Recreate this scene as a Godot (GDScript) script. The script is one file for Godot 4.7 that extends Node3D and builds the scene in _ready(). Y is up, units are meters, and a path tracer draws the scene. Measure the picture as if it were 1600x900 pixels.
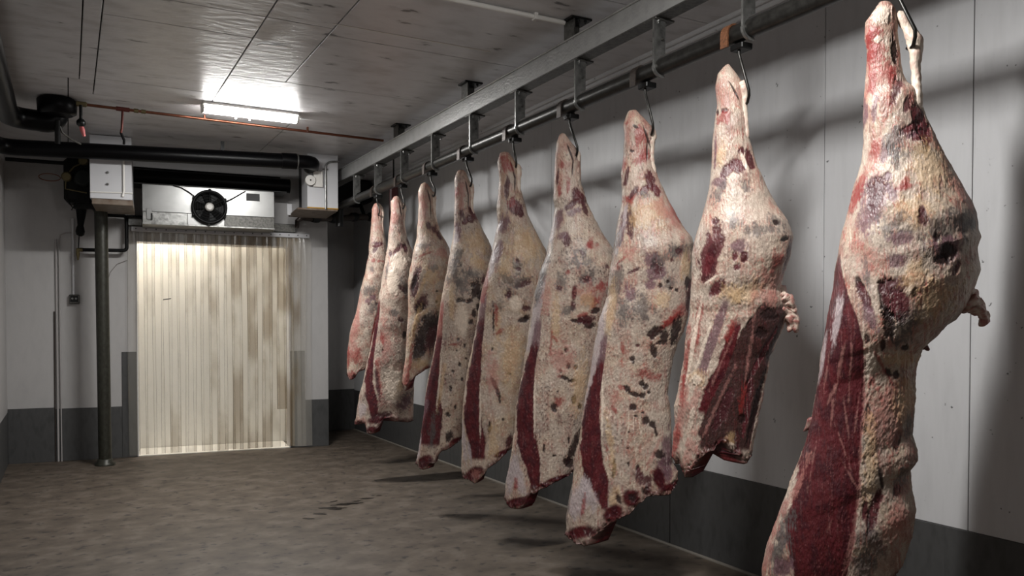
extends Node3D
# A cold store with beef sides on an overhead rail. Units are metres, y is up.
# The room runs along -z: left wall x = -0.5, right wall x = 3.1, ceiling 2.92; the end wall with the strip curtain stands near z = -8.8 and is turned slightly.

const CEIL := 2.92
const RIGHT := 3.1
const RAIL_X := 2.4
const RAIL_Y := 2.477
const RAIL_R := 0.037
var M := {}
var used := {}
var END_TURN := -atan(0.0918)
var END_AT := Vector3(-0.5, 0, -8.87)

# ------------------------------------------------------------------ naming
func numbered(called: String) -> String:
	var n: int = used.get(called, 0)
	used[called] = n + 1
	return called if n == 0 else "%s_%03d" % [called, n]

func tag(o: Node, label: String, category: String, group := "") -> Node:
	o.set_meta("label", label)
	o.set_meta("category", category)
	if group:
		o.set_meta("group", group)
	return o

func thing(called: String, label: String, category: String, at := Vector3.ZERO, turn := 0.0, group := "") -> Node3D:
	var o := Node3D.new()
	o.name = numbered(called)
	add_child(o, true)
	o.position = at
	o.rotation.y = turn
	tag(o, label, category, group)
	return o

func place(called: String, st, mat: Material, parent: Node = null) -> MeshInstance3D:
	var o := MeshInstance3D.new()
	o.name = called if parent else numbered(called)
	o.mesh = finish(st) if st is SurfaceTool else st
	o.material_override = mat
	o.cast_shadow = GeometryInstance3D.SHADOW_CASTING_SETTING_ON
	if parent:
		parent.add_child(o, true)
	else:
		add_child(o, true)
	return o

func structure(called: String, at := Vector3.ZERO, turn := 0.0) -> Node3D:
	var o := Node3D.new()
	o.name = called
	add_child(o, true)
	o.position = at
	o.rotation.y = turn
	o.set_meta("kind", "structure")
	return o

func end_point(x: float, y: float, z: float) -> Vector3:
	return END_AT + Basis(Vector3.UP, END_TURN) * Vector3(x, y, z)

# ------------------------------------------------------------------ shapes
func pen() -> SurfaceTool:
	var st := SurfaceTool.new()
	st.begin(Mesh.PRIMITIVE_TRIANGLES)
	st.set_smooth_group(-1)
	return st

func finish(st: SurfaceTool) -> ArrayMesh:
	st.index()
	st.generate_normals()
	return st.commit()

func tri(st: SurfaceTool, a: Vector3, b: Vector3, c: Vector3, away: Vector3) -> void:
	# a triangle whose front looks away from a point inside the shape
	var n := (c - a).cross(b - a)
	if n.dot((a + b + c) / 3.0 - away) < 0.0:
		var t := b
		b = c
		c = t
	st.add_vertex(a)
	st.add_vertex(b)
	st.add_vertex(c)

func quad(st: SurfaceTool, a: Vector3, b: Vector3, c: Vector3, d: Vector3, away: Vector3) -> void:
	tri(st, a, b, c, away)
	tri(st, a, c, d, away)

func box(st: SurfaceTool, c: Vector3, s: Vector3, bevel := 0.003, turn := Basis.IDENTITY) -> SurfaceTool:
	st.set_smooth_group(-1)
	var h := s / 2.0
	var e: float = minf(bevel, minf(h.x, minf(h.y, h.z)) * 0.6)
	var v := {}
	for sx in [-1, 1]:
		for sy in [-1, 1]:
			for sz in [-1, 1]:
				for a in 3:
					var p := Vector3(sx * (h.x - (0.0 if a == 0 else e)), sy * (h.y - (0.0 if a == 1 else e)), sz * (h.z - (0.0 if a == 2 else e)))
					v[[sx, sy, sz, a]] = c + turn * p
	for k in [-1, 1]:
		quad(st, v[[k, -1, -1, 0]], v[[k, 1, -1, 0]], v[[k, 1, 1, 0]], v[[k, -1, 1, 0]], c)
		quad(st, v[[-1, k, -1, 1]], v[[1, k, -1, 1]], v[[1, k, 1, 1]], v[[-1, k, 1, 1]], c)
		quad(st, v[[-1, -1, k, 2]], v[[1, -1, k, 2]], v[[1, 1, k, 2]], v[[-1, 1, k, 2]], c)
		for j in [-1, 1]:
			quad(st, v[[k, j, -1, 0]], v[[k, j, 1, 0]], v[[k, j, 1, 1]], v[[k, j, -1, 1]], c)
			quad(st, v[[k, -1, j, 0]], v[[k, 1, j, 0]], v[[k, 1, j, 2]], v[[k, -1, j, 2]], c)
			quad(st, v[[-1, k, j, 1]], v[[1, k, j, 1]], v[[1, k, j, 2]], v[[-1, k, j, 2]], c)
			for i in [-1, 1]:
				tri(st, v[[k, j, i, 0]], v[[k, j, i, 1]], v[[k, j, i, 2]], c)
	return st

func tube(st: SurfaceTool, path: Array, radius, sides := 12, caps := true, crisp := false) -> SurfaceTool:
	# a round bar along the path; radius is one number or one per point
	var n := path.size()
	var rings := []
	var side := Vector3.ZERO
	for i in n:
		var along: Vector3 = (path[mini(i + 1, n - 1)] - path[maxi(i - 1, 0)]).normalized()
		if i == 0:
			side = along.cross(Vector3.UP if absf(along.y) < 0.9 else Vector3.RIGHT).normalized()
		else:
			side = (side - along * side.dot(along)).normalized()
		var up := along.cross(side)
		var r: float = radius[i] if radius is Array else radius
		var ring := PackedVector3Array()
		for k in sides:
			var a := TAU * k / sides
			ring.append(path[i] + (side * cos(a) + up * sin(a)) * r)
		rings.append(ring)
	st.set_smooth_group(1)
	for i in n - 1:
		if crisp:
			st.set_smooth_group(i + 1)
		var mid: Vector3 = (path[i] + path[i + 1]) / 2.0
		for k in sides:
			var j := (k + 1) % sides
			if crisp and absf((rings[i][k] - path[i]).length() - (rings[i + 1][k] - path[i + 1]).length()) > (path[i + 1] - path[i]).length():
				var big: int = i if (rings[i][k] - path[i]).length() > (rings[i + 1][k] - path[i + 1]).length() else i + 1
				var dirn: Vector3 = path[big] - path[i + 1 if big == i else i]
				quad(st, rings[i][k], rings[i][j], rings[i + 1][j], rings[i + 1][k], (rings[i][k] + rings[i + 1][j]) / 2.0 + (dirn if is_step_in(path, radius, big, i) else -dirn))
			else:
				quad(st, rings[i][k], rings[i][j], rings[i + 1][j], rings[i + 1][k], mid)
	if caps:
		st.set_smooth_group(-1)
		for e in [0, n - 1]:
			var inside: Vector3 = path[1] if e == 0 else path[n - 2]
			for k in sides:
				tri(st, path[e], rings[e][k], rings[e][(k + 1) % sides], inside)
	st.set_smooth_group(-1)
	return st

func is_step_in(_path: Array, _radius, _big: int, _i: int) -> bool:
	return false

func bend(a: Vector3, b: Vector3, c: Vector3, r: float, steps := 6) -> Array:
	# points of a rounded corner at b
	var p := b + (a - b).normalized() * r
	var q := b + (c - b).normalized() * r
	var out := []
	for i in steps + 1:
		var t := float(i) / steps
		out.append(p.lerp(b, t).lerp(b.lerp(q, t), t))
	return out

func prism(st: SurfaceTool, outline: PackedVector2Array, depth: float, at: Transform3D) -> SurfaceTool:
	# a flat outline (x, y) given depth along z, centred
	st.set_smooth_group(-1)
	var idx := Geometry2D.triangulate_polygon(outline)
	var h := depth / 2.0
	for i in range(0, idx.size(), 3):
		var p := [outline[idx[i]], outline[idx[i + 1]], outline[idx[i + 2]]]
		for z in [-h, h]:
			var q := p.map(func(w): return at * Vector3(w.x, w.y, z))
			tri(st, q[0], q[1], q[2], at * Vector3((p[0].x + p[1].x + p[2].x) / 3.0, (p[0].y + p[1].y + p[2].y) / 3.0, 0))
	var turn := 1.0 if Geometry2D.is_polygon_clockwise(outline) else -1.0
	for i in outline.size():
		var a := outline[i]
		var b := outline[(i + 1) % outline.size()]
		var out := Vector2(b.y - a.y, a.x - b.x) * -turn
		var inside := (a + b) / 2.0 - out.normalized() * 0.001
		quad(st, at * Vector3(a.x, a.y, -h), at * Vector3(b.x, b.y, -h), at * Vector3(b.x, b.y, h), at * Vector3(a.x, a.y, h), at * Vector3(inside.x, inside.y, 0))
	return st

func disc(st: SurfaceTool, at: Vector3, axis: Vector3, r: float, thick: float, sides := 16) -> SurfaceTool:
	return tube(st, [at - axis * thick / 2.0, at + axis * thick / 2.0], r, sides)

func bolt(st: SurfaceTool, at: Vector3, axis: Vector3, r: float, sides := 6) -> SurfaceTool:
	tube(st, [at, at + axis * r * 1.1], r, sides)
	return tube(st, [at + axis * r * 1.1, at + axis * r * 2.0], r * 0.5, 8)

# ------------------------------------------------------------------ materials
func noise(kind: int, freq: float, seed_: int, octaves := 4) -> FastNoiseLite:
	var n := FastNoiseLite.new()
	n.noise_type = kind as FastNoiseLite.NoiseType
	n.frequency = freq
	n.seed = seed_
	n.fractal_octaves = octaves
	return n

func ramp(stops: Array) -> Gradient:
	var g := Gradient.new()
	var at := PackedFloat32Array()
	var col := PackedColorArray()
	for s in stops:
		at.append(s[0])
		col.append(s[1])
	g.offsets = at
	g.colors = col
	return g

func cloud(stops: Array, freq: float, seed_: int, size := 512, octaves := 5, kind := FastNoiseLite.TYPE_SIMPLEX_SMOOTH) -> NoiseTexture2D:
	var t := NoiseTexture2D.new()
	t.width = size
	t.height = size
	t.seamless = true
	t.noise = noise(kind, freq, seed_, octaves)
	t.color_ramp = ramp(stops)
	return t

func grey(v: float) -> Color:
	return Color(v, v, v)

func plain(called: String, c: Color, rough := 0.5, metal := 0.0) -> StandardMaterial3D:
	var m := StandardMaterial3D.new()
	m.resource_name = called
	m.albedo_color = c
	m.roughness = rough
	m.metallic = metal
	M[called] = m
	return m

func mapped(m: StandardMaterial3D, scale: Vector3, world := true) -> StandardMaterial3D:
	m.uv1_triplanar = true
	m.uv1_world_triplanar = world
	m.uv1_scale = scale
	return m

func detail(m: StandardMaterial3D, t: Texture2D, scale: Vector3) -> void:
	m.detail_enabled = true
	m.detail_albedo = t
	m.detail_blend_mode = BaseMaterial3D.BLEND_MODE_MUL
	m.detail_uv_layer = BaseMaterial3D.DETAIL_UV_2
	m.uv2_triplanar = true
	m.uv2_world_triplanar = true
	m.uv2_scale = scale

func make_materials() -> void:
	var specks := cloud([[0.0, grey(0.45)], [0.09, grey(0.5)], [0.115, grey(0.97)], [0.2, grey(1)], [1.0, grey(1)]], 0.03, 5, 1024, 4)
	var streaks := cloud([[0.0, grey(0.96)], [0.35, grey(0.985)], [0.6, grey(1)], [1.0, grey(0.985)]], 0.012, 8, 512, 5)
	var fine := cloud([[0.0, grey(0.3)], [1.0, grey(0.7)]], 0.05, 11, 512, 4)
	var m := plain("white_wall", Color(0.755, 0.755, 0.76), 0.42)
	m.albedo_texture = streaks
	mapped(m, Vector3(2.2, 0.35, 2.2))
	detail(m, specks, Vector3(0.6, 0.6, 0.6))
	m = plain("end_wall", Color(0.66, 0.652, 0.648), 0.5)
	m.albedo_texture = streaks
	mapped(m, Vector3(1.4, 0.5, 1.4))
	m = plain("dark_dado", Color(0.265, 0.265, 0.265), 0.5)
	m.albedo_texture = cloud([[0.0, grey(0.8)], [0.5, grey(1)], [1.0, grey(0.92)]], 0.02, 21, 512, 4)
	mapped(m, Vector3(1.2, 0.5, 1.2))
	m = plain("ceiling_board", Color(0.82, 0.815, 0.82), 0.36)
	m.albedo_texture = cloud([[0.0, Color(0.86, 0.85, 0.84)], [0.4, grey(0.97)], [0.7, grey(1)], [1.0, Color(0.93, 0.92, 0.91)]], 0.012, 31, 512, 5)
	m.metallic_specular = 0.85
	mapped(m, Vector3(0.4, 1, 0.8))
	detail(m, cloud([[0.0, grey(0.35)], [0.11, grey(0.5)], [0.15, grey(0.9)], [0.3, grey(0.98)], [1.0, grey(1)]], 0.01, 35, 1024, 8), Vector3(0.28, 1, 0.7))
	m.heightmap_enabled = true
	m.heightmap_texture = cloud([[0.0, grey(0)], [1.0, grey(1)]], 0.03, 37, 512, 4)
	m.heightmap_scale = 0.15
	m = plain("concrete", Color(0.37, 0.333, 0.297), 0.6)
	m.albedo_texture = cloud([[0.0, Color(0.66, 0.63, 0.60)], [0.3, Color(0.80, 0.78, 0.75)], [0.55, Color(0.88, 0.86, 0.83)], [0.8, grey(1)], [1.0, Color(0.9, 0.87, 0.82)]], 0.012, 41, 1024, 8)
	mapped(m, Vector3(0.33, 1, 0.36))
	detail(m, cloud([[0.0, grey(0.45)], [0.18, grey(0.62)], [0.26, grey(0.93)], [0.6, grey(1)], [1.0, grey(0.9)]], 0.02, 43, 1024, 6), Vector3(0.4, 1, 0.45))
	m.heightmap_enabled = true
	m.heightmap_texture = fine
	m.heightmap_scale = 0.1
	m = plain("wet_patch", Color(0.10, 0.075, 0.05), 0.3)
	m = plain("joint", Color(0.16, 0.15, 0.14), 0.8)
	m = plain("pipe_paint", Color(0.60, 0.585, 0.58), 0.7)
	m = plain("sealant", Color(0.42, 0.40, 0.37), 0.7)
	var worn := cloud([[0.0, grey(0.62)], [0.4, grey(0.86)], [0.7, grey(1)], [1.0, grey(0.8)]], 0.02, 51, 512, 5)
	m = plain("galvanised", Color(0.55, 0.55, 0.54), 0.33, 0.75)
	m.albedo_texture = worn
	mapped(m, Vector3(1.5, 1.5, 1.5))
	m.heightmap_enabled = true
	m.heightmap_texture = fine
	m.heightmap_scale = 0.12
	var faint := cloud([[0.0, grey(0.84)], [0.5, grey(0.96)], [1.0, grey(1)]], 0.012, 57, 256, 4)
	m = plain("bright_sheet", Color(0.52, 0.52, 0.515), 0.3, 0.75)
	m.albedo_texture = faint
	mapped(m, Vector3(1, 1, 1))
	m = plain("dull_sheet", Color(0.36, 0.355, 0.34), 0.45, 0.6)
	m.albedo_texture = worn
	mapped(m, Vector3(3, 3, 3))
	m = plain("beam_steel", Color(0.66, 0.66, 0.655), 0.34, 0.35)
	m.albedo_texture = faint
	mapped(m, Vector3(2, 2, 2))
	m.heightmap_enabled = true
	m.heightmap_texture = fine
	m.heightmap_scale = 0.25
	m = plain("rail_steel", Color(0.22, 0.215, 0.205), 0.36, 0.7)
	m.albedo_texture = worn
	mapped(m, Vector3(2, 2, 2))
	m = plain("strap_steel", Color(0.27, 0.235, 0.215), 0.5, 0.5)
	m.albedo_texture = worn
	mapped(m, Vector3(6, 6, 6))
	m = plain("rust_strap", Color(0.45, 0.29, 0.19), 0.6, 0.3)
	m.albedo_texture = worn
	mapped(m, Vector3(6, 6, 6))
	m = plain("dark_steel", Color(0.10, 0.10, 0.10), 0.42, 0.6)
	m = plain("post_paint", Color(0.21, 0.21, 0.18), 0.42, 0.3)
	m.albedo_texture = cloud([[0.0, Color(0.6, 0.55, 0.45)], [0.5, grey(0.9)], [0.75, grey(1)], [1.0, Color(1.5, 1.4, 1.2)]], 0.03, 61, 512, 5)
	mapped(m, Vector3(2, 1, 2))
	m = plain("lagging", Color(0.022, 0.022, 0.028), 0.36)
	m.metallic_specular = 0.25
	m = plain("black_rubber", Color(0.035, 0.035, 0.037), 0.5)
	m.metallic_specular = 0.3
	m = plain("white_sheet", Color(0.73, 0.73, 0.74), 0.42)
	m = plain("white_plastic", Color(0.82, 0.81, 0.79), 0.4)
	m = plain("yellow_edge", Color(0.62, 0.46, 0.12), 0.5)
	m = plain("box_base", Color(0.44, 0.40, 0.36), 0.55)
	m.albedo_texture = cloud([[0.0, Color(0.55, 0.38, 0.25)], [0.35, Color(0.85, 0.8, 0.75)], [1.0, grey(1)]], 0.02, 71, 256, 5)
	mapped(m, Vector3(2, 2, 2))
	m = plain("copper", Color(0.42, 0.26, 0.20), 0.3, 0.85)
	m = plain("red_pipe", Color(0.33, 0.13, 0.10), 0.5, 0.2)
	m = plain("brass", Color(0.40, 0.36, 0.25), 0.45, 0.6)
	m = plain("green_black", Color(0.05, 0.07, 0.07), 0.35, 0.3)
	m = plain("pink_cap", Color(0.72, 0.38, 0.38), 0.6)
	m = plain("hub_white", Color(0.78, 0.77, 0.75), 0.4)
	m = plain("label_grey", Color(0.22, 0.22, 0.22), 0.6)
	m = plain("corridor_paint", Color(0.86, 0.845, 0.81), 0.6)
	m = plain("blood_red", Color(0.20, 0.035, 0.04), 0.45)
	m = plain("flake", Color(0.90, 0.88, 0.85), 0.6)
	m = plain("lamp_glow", Color(0.95, 0.95, 0.95), 0.5)
	m.emission_enabled = true
	m.emission = Color(1.0, 0.995, 0.985)
	m.emission_energy_multiplier = GLOW
	m = plain("passage_glow", Color(0.95, 0.95, 0.95), 0.5)
	m.emission_enabled = true
	m.emission = Color(1.0, 0.97, 0.93)
	m.emission_energy_multiplier = 8.0
	# strip curtain sheets: clear PVC with its own dirt, in a few shades
	for k in 4:
		var im := Image.create(64, 512, false, Image.FORMAT_RGBA8)
		var dirt := noise(FastNoiseLite.TYPE_SIMPLEX_SMOOTH, 0.006, 90 + k * 7, 5)
		var fleck := noise(FastNoiseLite.TYPE_SIMPLEX_SMOOTH, 0.05, 300 + k, 4)
		for y in 512:
			for x in 64:
				var d := dirt.get_noise_2d(x * 0.5 + k * 900, y) * 0.5 + 0.5
				var f := fleck.get_noise_2d(x, y * 0.7) * 0.5 + 0.5
				var edge := 1.0 if x < 2 or x > 61 else 0.0
				var low := smoothstep(0.45, 1.0, y / 512.0)
				var s := clampf(smoothstep(0.50, 0.85, d + low * 0.08 + (k - 1) * 0.10) * 0.9 + smoothstep(0.74, 0.82, f) * 0.15, 0.0, 1.0)
				var c := Color(0.84, 0.82, 0.77).lerp(Color(0.42, 0.33, 0.21), s * 0.8)
				if edge > 0.0:
					c = Color(0.36, 0.33, 0.27)
				c.a = clampf(0.13 + k * 0.05 + s * 0.32 + edge * 0.5, 0.0, 1.0)
				im.set_pixel(x, y, c)
		m = plain("pvc_%d" % k, Color.WHITE, 0.16)
		m.albedo_texture = ImageTexture.create_from_image(im)
		m.transparency = BaseMaterial3D.TRANSPARENCY_ALPHA
		m.cull_mode = BaseMaterial3D.CULL_DISABLED
		m.backlight_enabled = true
		m.backlight = grey(0.4)
		m.metallic_specular = 0.5
	m = plain("clear_pvc", Color(0.80, 0.78, 0.74, 0.22), 0.12)
	m.transparency = BaseMaterial3D.TRANSPARENCY_ALPHA
	# flesh: colour comes with the vertices
	m = plain("flesh", Color.WHITE, 0.5)
	m.vertex_color_use_as_albedo = true
	m.metallic_specular = 0.5
	m.heightmap_enabled = true
	m.heightmap_texture = cloud([[0.0, grey(0)], [1.0, grey(1)]], 0.03, 77, 512, 5)
	m.heightmap_scale = 0.22
	m.clearcoat_enabled = true
	m.clearcoat = 0.12
	m.clearcoat_roughness = 0.35
	mapped(m, Vector3(5, 2.4, 5), false)

const GLOW := 80.0
const KEY := 6.0

# ------------------------------------------------------------------ beef
class Beef:
	var left := []
	var right := []
	var hem := []
	var girth := []
	var style := {}
	var marks := []
	var bands := []
	func mark(kind: String, x: float, y: float, a: float, b: float, turn: float) -> void:
		marks.append([kind, x, y, a, b, cos(deg_to_rad(turn)), sin(deg_to_rad(turn)), maxf(a, b) * 1.5])
	func band(kind: String, rows: Array) -> void:
		bands.append([kind, rows])

func along(line: Array, y: float) -> float:
	# x of a line that runs downwards
	if y >= line[0].y:
		return line[0].x
	for i in line.size() - 1:
		var a: Vector2 = line[i]
		var b: Vector2 = line[i + 1]
		if y <= a.y and y >= b.y and a.y > b.y:
			return lerpf(a.x, b.x, (a.y - y) / (a.y - b.y))
	return line[line.size() - 1].x

func across(line: Array, x: float) -> float:
	# y of a line that runs to the right
	if x <= line[0].x:
		return line[0].y
	for i in line.size() - 1:
		var a: Vector2 = line[i]
		var b: Vector2 = line[i + 1]
		if x >= a.x and x <= b.x and b.x > a.x:
			return lerpf(a.y, b.y, (x - a.x) / (b.x - a.x))
	return line[line.size() - 1].y

func lin(r: float, g: float, b: float) -> Color:
	return Color(r, g, b).srgb_to_linear()

var PAL := {}
func palette() -> void:
	PAL = {
		"cream": lin(0.69, 0.625, 0.57), "cream_yellow": lin(0.66, 0.58, 0.48), "cream_grey": lin(0.47, 0.43, 0.41), "cream_pink": lin(0.60, 0.455, 0.41),
		"speck": lin(0.20, 0.09, 0.09), "vein": lin(0.62, 0.22, 0.19), "membrane": lin(0.70, 0.64, 0.62),
		"meat": lin(0.315, 0.055, 0.09), "meat_dark": lin(0.225, 0.04, 0.055), "thread": lin(0.66, 0.46, 0.43), "fibre": lin(0.60, 0.37, 0.37), "cavity": lin(0.17, 0.045, 0.055), "muscle": lin(0.33, 0.12, 0.145),
		"dark": lin(0.27, 0.11, 0.13), "black": lin(0.13, 0.055, 0.055), "gray": lin(0.31, 0.285, 0.28), "blood": lin(0.50, 0.135, 0.125),
		"pink": lin(0.64, 0.42, 0.385), "yellow": lin(0.76, 0.63, 0.46), "white": lin(0.83, 0.765, 0.70), "purple": lin(0.39, 0.27, 0.30), "silver": lin(0.66, 0.61, 0.615), "crease": lin(0.16, 0.075, 0.06),
	}

# per kind: [soft edge, roughness of the edge, strength, depth in metres (in: negative)]
const LOOK := {
	"meat": [0.10, 0.25, 1.0, -0.004], "dark": [0.3, 0.75, 0.92, -0.003], "black": [0.3, 0.75, 0.93, -0.004], "gray": [0.5, 1.7, 0.7, -0.001], "blood": [0.7, 1.3, 0.72, 0.0],
	"pink": [0.6, 1.6, 0.55, 0.0], "yellow": [0.8, 1.2, 0.45, 0.001], "white": [0.4, 0.5, 0.8, 0.0025], "purple": [0.45, 0.9, 0.84, -0.002], "silver": [0.6, 0.6, 0.75, 0.0], "crease": [0.5, 0.2, 0.95, -0.010], "thread": [0.9, 1.4, 0.38, 0.001], "muscle": [0.22, 0.5, 0.96, -0.003], "cavity": [0.3, 0.5, 0.95, -0.006],
}

func beef_side(b: Beef, seed_: int, rows: int, front: int, back: int, label: String, at: Vector3, turn: float) -> Node3D:
	var o := thing("beef_side", label, "meat", at, turn, "beef sides hanging along the rail")
	var broad := noise(FastNoiseLite.TYPE_SIMPLEX_SMOOTH, 4.0, seed_, 3)
	var mid := noise(FastNoiseLite.TYPE_SIMPLEX_SMOOTH, 20.0, seed_ + 1, 3)
	var small := noise(FastNoiseLite.TYPE_SIMPLEX_SMOOTH, 75.0, seed_ + 2, 3)
	var tiny := noise(FastNoiseLite.TYPE_SIMPLEX, 170.0, seed_ + 3, 2)
	var L: Array = b.left
	var R: Array = b.right
	var top: float = L[0].y
	var lend: Vector2 = L[L.size() - 1]
	var rend: Vector2 = R[R.size() - 1]
	var cols := front + back
	var total := (rows + 4) * cols
	var P := PackedVector3Array()
	var N := PackedVector3Array()
	var K := PackedColorArray()
	P.resize(total)
	N.resize(total)
	K.resize(total)
	var sty_pink: float = b.style.pink
	var sty_gray: float = b.style.gray
	var sty_yellow: float = b.style.yellow
	var sty_speck: float = b.style.speck
	var sty_red: float = b.style.red
	var cream: Color = PAL.cream
	var cy: Color = PAL.cream_yellow
	var cg: Color = PAL.cream_grey
	var cp: Color = PAL.cream_pink
	var cs: Color = PAL.speck
	var cv: Color = PAL.vein
	var cm: Color = PAL.meat
	var cd: Color = PAL.meat_dark
	var cf: Color = PAL.fibre
	var cr := lin(0.34, 0.235, 0.20)
	var cb := lin(0.39, 0.27, 0.245)
	for i in rows + 1:
		var t := float(i) / rows
		var yl := lerpf(top, lend.y, t)
		var yr := lerpf(top, rend.y, t)
		var xl := along(L, yl)
		var xr := along(R, yr)
		var h := maxf((xr - xl) / 2.0, 0.0005)
		var kf := 0.5
		var kb := 0.5
		for g in b.girth.size() - 1:
			var a: Vector3 = b.girth[g]
			var c: Vector3 = b.girth[g + 1]
			if t >= a.x and t <= c.x:
				kf = lerpf(a.y, c.y, (t - a.x) / (c.x - a.x))
				kb = lerpf(a.z, c.z, (t - a.x) / (c.x - a.x))
		var low := smoothstep(0.72, 1.0, t)
		var near := []
		var ym := (yl + yr) / 2.0
		var span := absf(yl - yr) / 2.0 + 0.02
		for m in b.marks:
			if absf(m[2] - ym) < m[7] + span + low * 0.08:
				near.append(m)
		for j in cols:
			var s: float
			var q: float
			var d: float
			if j < front:
				var a := PI * j / front
				s = -cos(a)
				q = sin(a)
				d = h * kf
			else:
				var a := PI * (j - front) / back
				s = cos(a)
				q = -sin(a)
				d = h * kb
			var x := lerpf(xl, xr, (s + 1.0) / 2.0)
			var y := lerpf(yl, yr, (s + 1.0) / 2.0)
			if low > 0.0:
				y += (across(b.hem, x) - lerpf(lend.y, rend.y, clampf((x - lend.x) / (rend.x - lend.x), 0.0, 1.0))) * low
			var z := signf(q) * pow(absf(q), 0.9) * d
			var p := Vector3(x, y, z)
			var n1 := broad.get_noise_3dv(p)
			var n2 := mid.get_noise_3d(x, y * 0.6, z)
			var n3 := small.get_noise_3d(x, y * 0.7, z)
			var n4 := tiny.get_noise_3dv(p)
			var strand := small.get_noise_3d(x * 2.4 + y * 0.12 + n1 * 0.02, y * 0.07, 5.0)
			var n5 := broad.get_noise_3d(x * 1.7 + 9.0, y * 1.7, z + 4.0)
			var n6 := mid.get_noise_3d(x * 0.7 + 3.0, y * 0.5, z + 7.0)
			# the fat
			var col := cream
			col = col.lerp(cy, clampf(smoothstep(-0.25, 0.4, n5) * sty_yellow, 0.0, 1.0))
			col = col.lerp(cg, clampf(smoothstep(0.0, 0.55, n1 + n3 * 0.5 + n2 * 0.3) * sty_gray * 1.1, 0.0, 0.8))
			col = col.lerp(cp, clampf(smoothstep(-0.3, 0.5, n6 + n2 * 0.3 + n5 * 0.4) * sty_pink * 1.1, 0.0, 0.8))
			col = col.lerp(cv, clampf(smoothstep(0.09, 0.0, absf(n2 + n3 * 0.15)) * smoothstep(0.0, 0.35, n5 + 0.1) * sty_red, 0.0, 0.8))
			col = col.lerp(cs, clampf(smoothstep(0.30, 0.52, n3 + n4 * 0.3 + n1 * 0.3) * sty_speck, 0.0, 0.8))
			col = col.lerp(cb, 0.55 * smoothstep(0.12, 0.5, n2 * 0.55 + n3 * 0.5 + n5 * 0.3))
			col = col.lerp(cr, 0.40 * smoothstep(0.10, 0.0, absf(n3 + n4 * 0.35)) * smoothstep(-0.3, 0.3, n6 + n1))
			col = col.lerp(PAL.white, 0.5 * smoothstep(0.2, 0.5, strand + n4 * 0.3))
			col = col.lerp(cv, (0.14 + sty_red * 0.4) * smoothstep(0.22, 0.55, -strand + n6 * 0.35))
			col = col * (1.0 + n4 * 0.22 + n3 * 0.14 + n5 * 0.14)
			if t < 0.2:
				var sk := smoothstep(0.2, 0.1, t)
				col = col.lerp(cv, sk * (0.15 + sty_red * 0.6) * smoothstep(-0.05, 0.4, n6 * 0.45 + strand * 0.8 + n4 * 0.2))
				col = col.lerp(cp, sk * 0.35 * smoothstep(-0.2, 0.3, n2 + strand * 0.6))
			var lift := n1 * 0.008 + n2 * 0.0019 * minf(1.0, h * 12.0) + n3 * (0.0010 + 0.0012 * smoothstep(0.4, 0.6, t)) + strand * 0.0005 + n4 * 0.0006
			if j < front:
				for bd in b.bands:
					var rws: Array = bd[1]
					if y > rws[0].x + 0.03 or y < rws[rws.size() - 1].x - 0.03:
						continue
					var xa: float = rws[0].y
					var xb: float = rws[0].z
					for r in rws.size() - 1:
						var ra: Vector3 = rws[r]
						var rb: Vector3 = rws[r + 1]
						if y <= ra.x and y >= rb.x:
							var u := (ra.x - y) / maxf(ra.x - rb.x, 0.0001)
							xa = lerpf(ra.y, rb.y, u)
							xb = lerpf(ra.z, rb.z, u)
					if y < rws[rws.size() - 1].x:
						xa = rws[rws.size() - 1].y
						xb = rws[rws.size() - 1].z
					var e := n2 * 0.010 + n3 * 0.006
					var w := smoothstep(-0.003, 0.004, x - xa + e) * smoothstep(-0.002, 0.003, xb - x + e * 0.4)
					w *= smoothstep(0.03, -0.03, y - rws[0].x + n2 * 0.03) * smoothstep(0.03, 0.0, rws[rws.size() - 1].x - y)
					if w > 0.0:
						var k: Array = LOOK[bd[0]]
						var c := flesh_tone(bd[0], strand, n2, n3, n4, cm, cd, cf)
						col = col.lerp(c, w * k[2])
						lift = lerpf(lift, lift * 0.4 + strand * 0.0012 + k[3] * 0.4, w)
				for m in near:
					var dx: float = x - m[1]
					var dy: float = y - m[2]
					if absf(dx) > m[7] or absf(dy) > m[7]:
						continue
					var ex: float = (dx * m[5] + dy * m[6]) / m[3]
					var ey: float = (dy * m[5] - dx * m[6]) / m[4]
					var rr := sqrt(ex * ex + ey * ey)
					var k: Array = LOOK[m[0]]
					var v: float = 1.0 - rr + (n2 * 0.6 + n3 * 0.45 + strand * 0.45 + n4 * 0.2) * k[1]
					var soft: float = maxf(k[0], 0.45 if m[0] == "meat" else 0.0)
					var w := smoothstep(-soft * 0.5, soft * 0.5 + 0.05, v)
					if w > 0.0:
						var c := flesh_tone(m[0], strand, n2, n3, n4, cm, cd, cf)
						col = col.lerp(c, w * k[2])
						lift += w * (0.0 if m[0] == "meat" else k[3]) * minf(1.0, minf(m[3], m[4]) / 0.014)
			elif j > front + 1 and j < cols - 1:
				col = col.lerp(cd, 0.5 * smoothstep(-0.2, 0.2, n6))
			# the cut lower edge shows raw meat
			if t > 0.965:
				var raw := smoothstep(0.975, 0.995, t + n2 * 0.012)
				col = col.lerp(cd if n3 < 0.1 else cm, raw * 0.75)
				lift += raw * (n2 * 0.012 + n3 * 0.006)
			var out := Vector3(s * maxf(d, 0.001), 0.0, q * h).normalized()
			P[i * cols + j] = p + out * lift
			col.a = 1.0
			K[i * cols + j] = col
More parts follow.
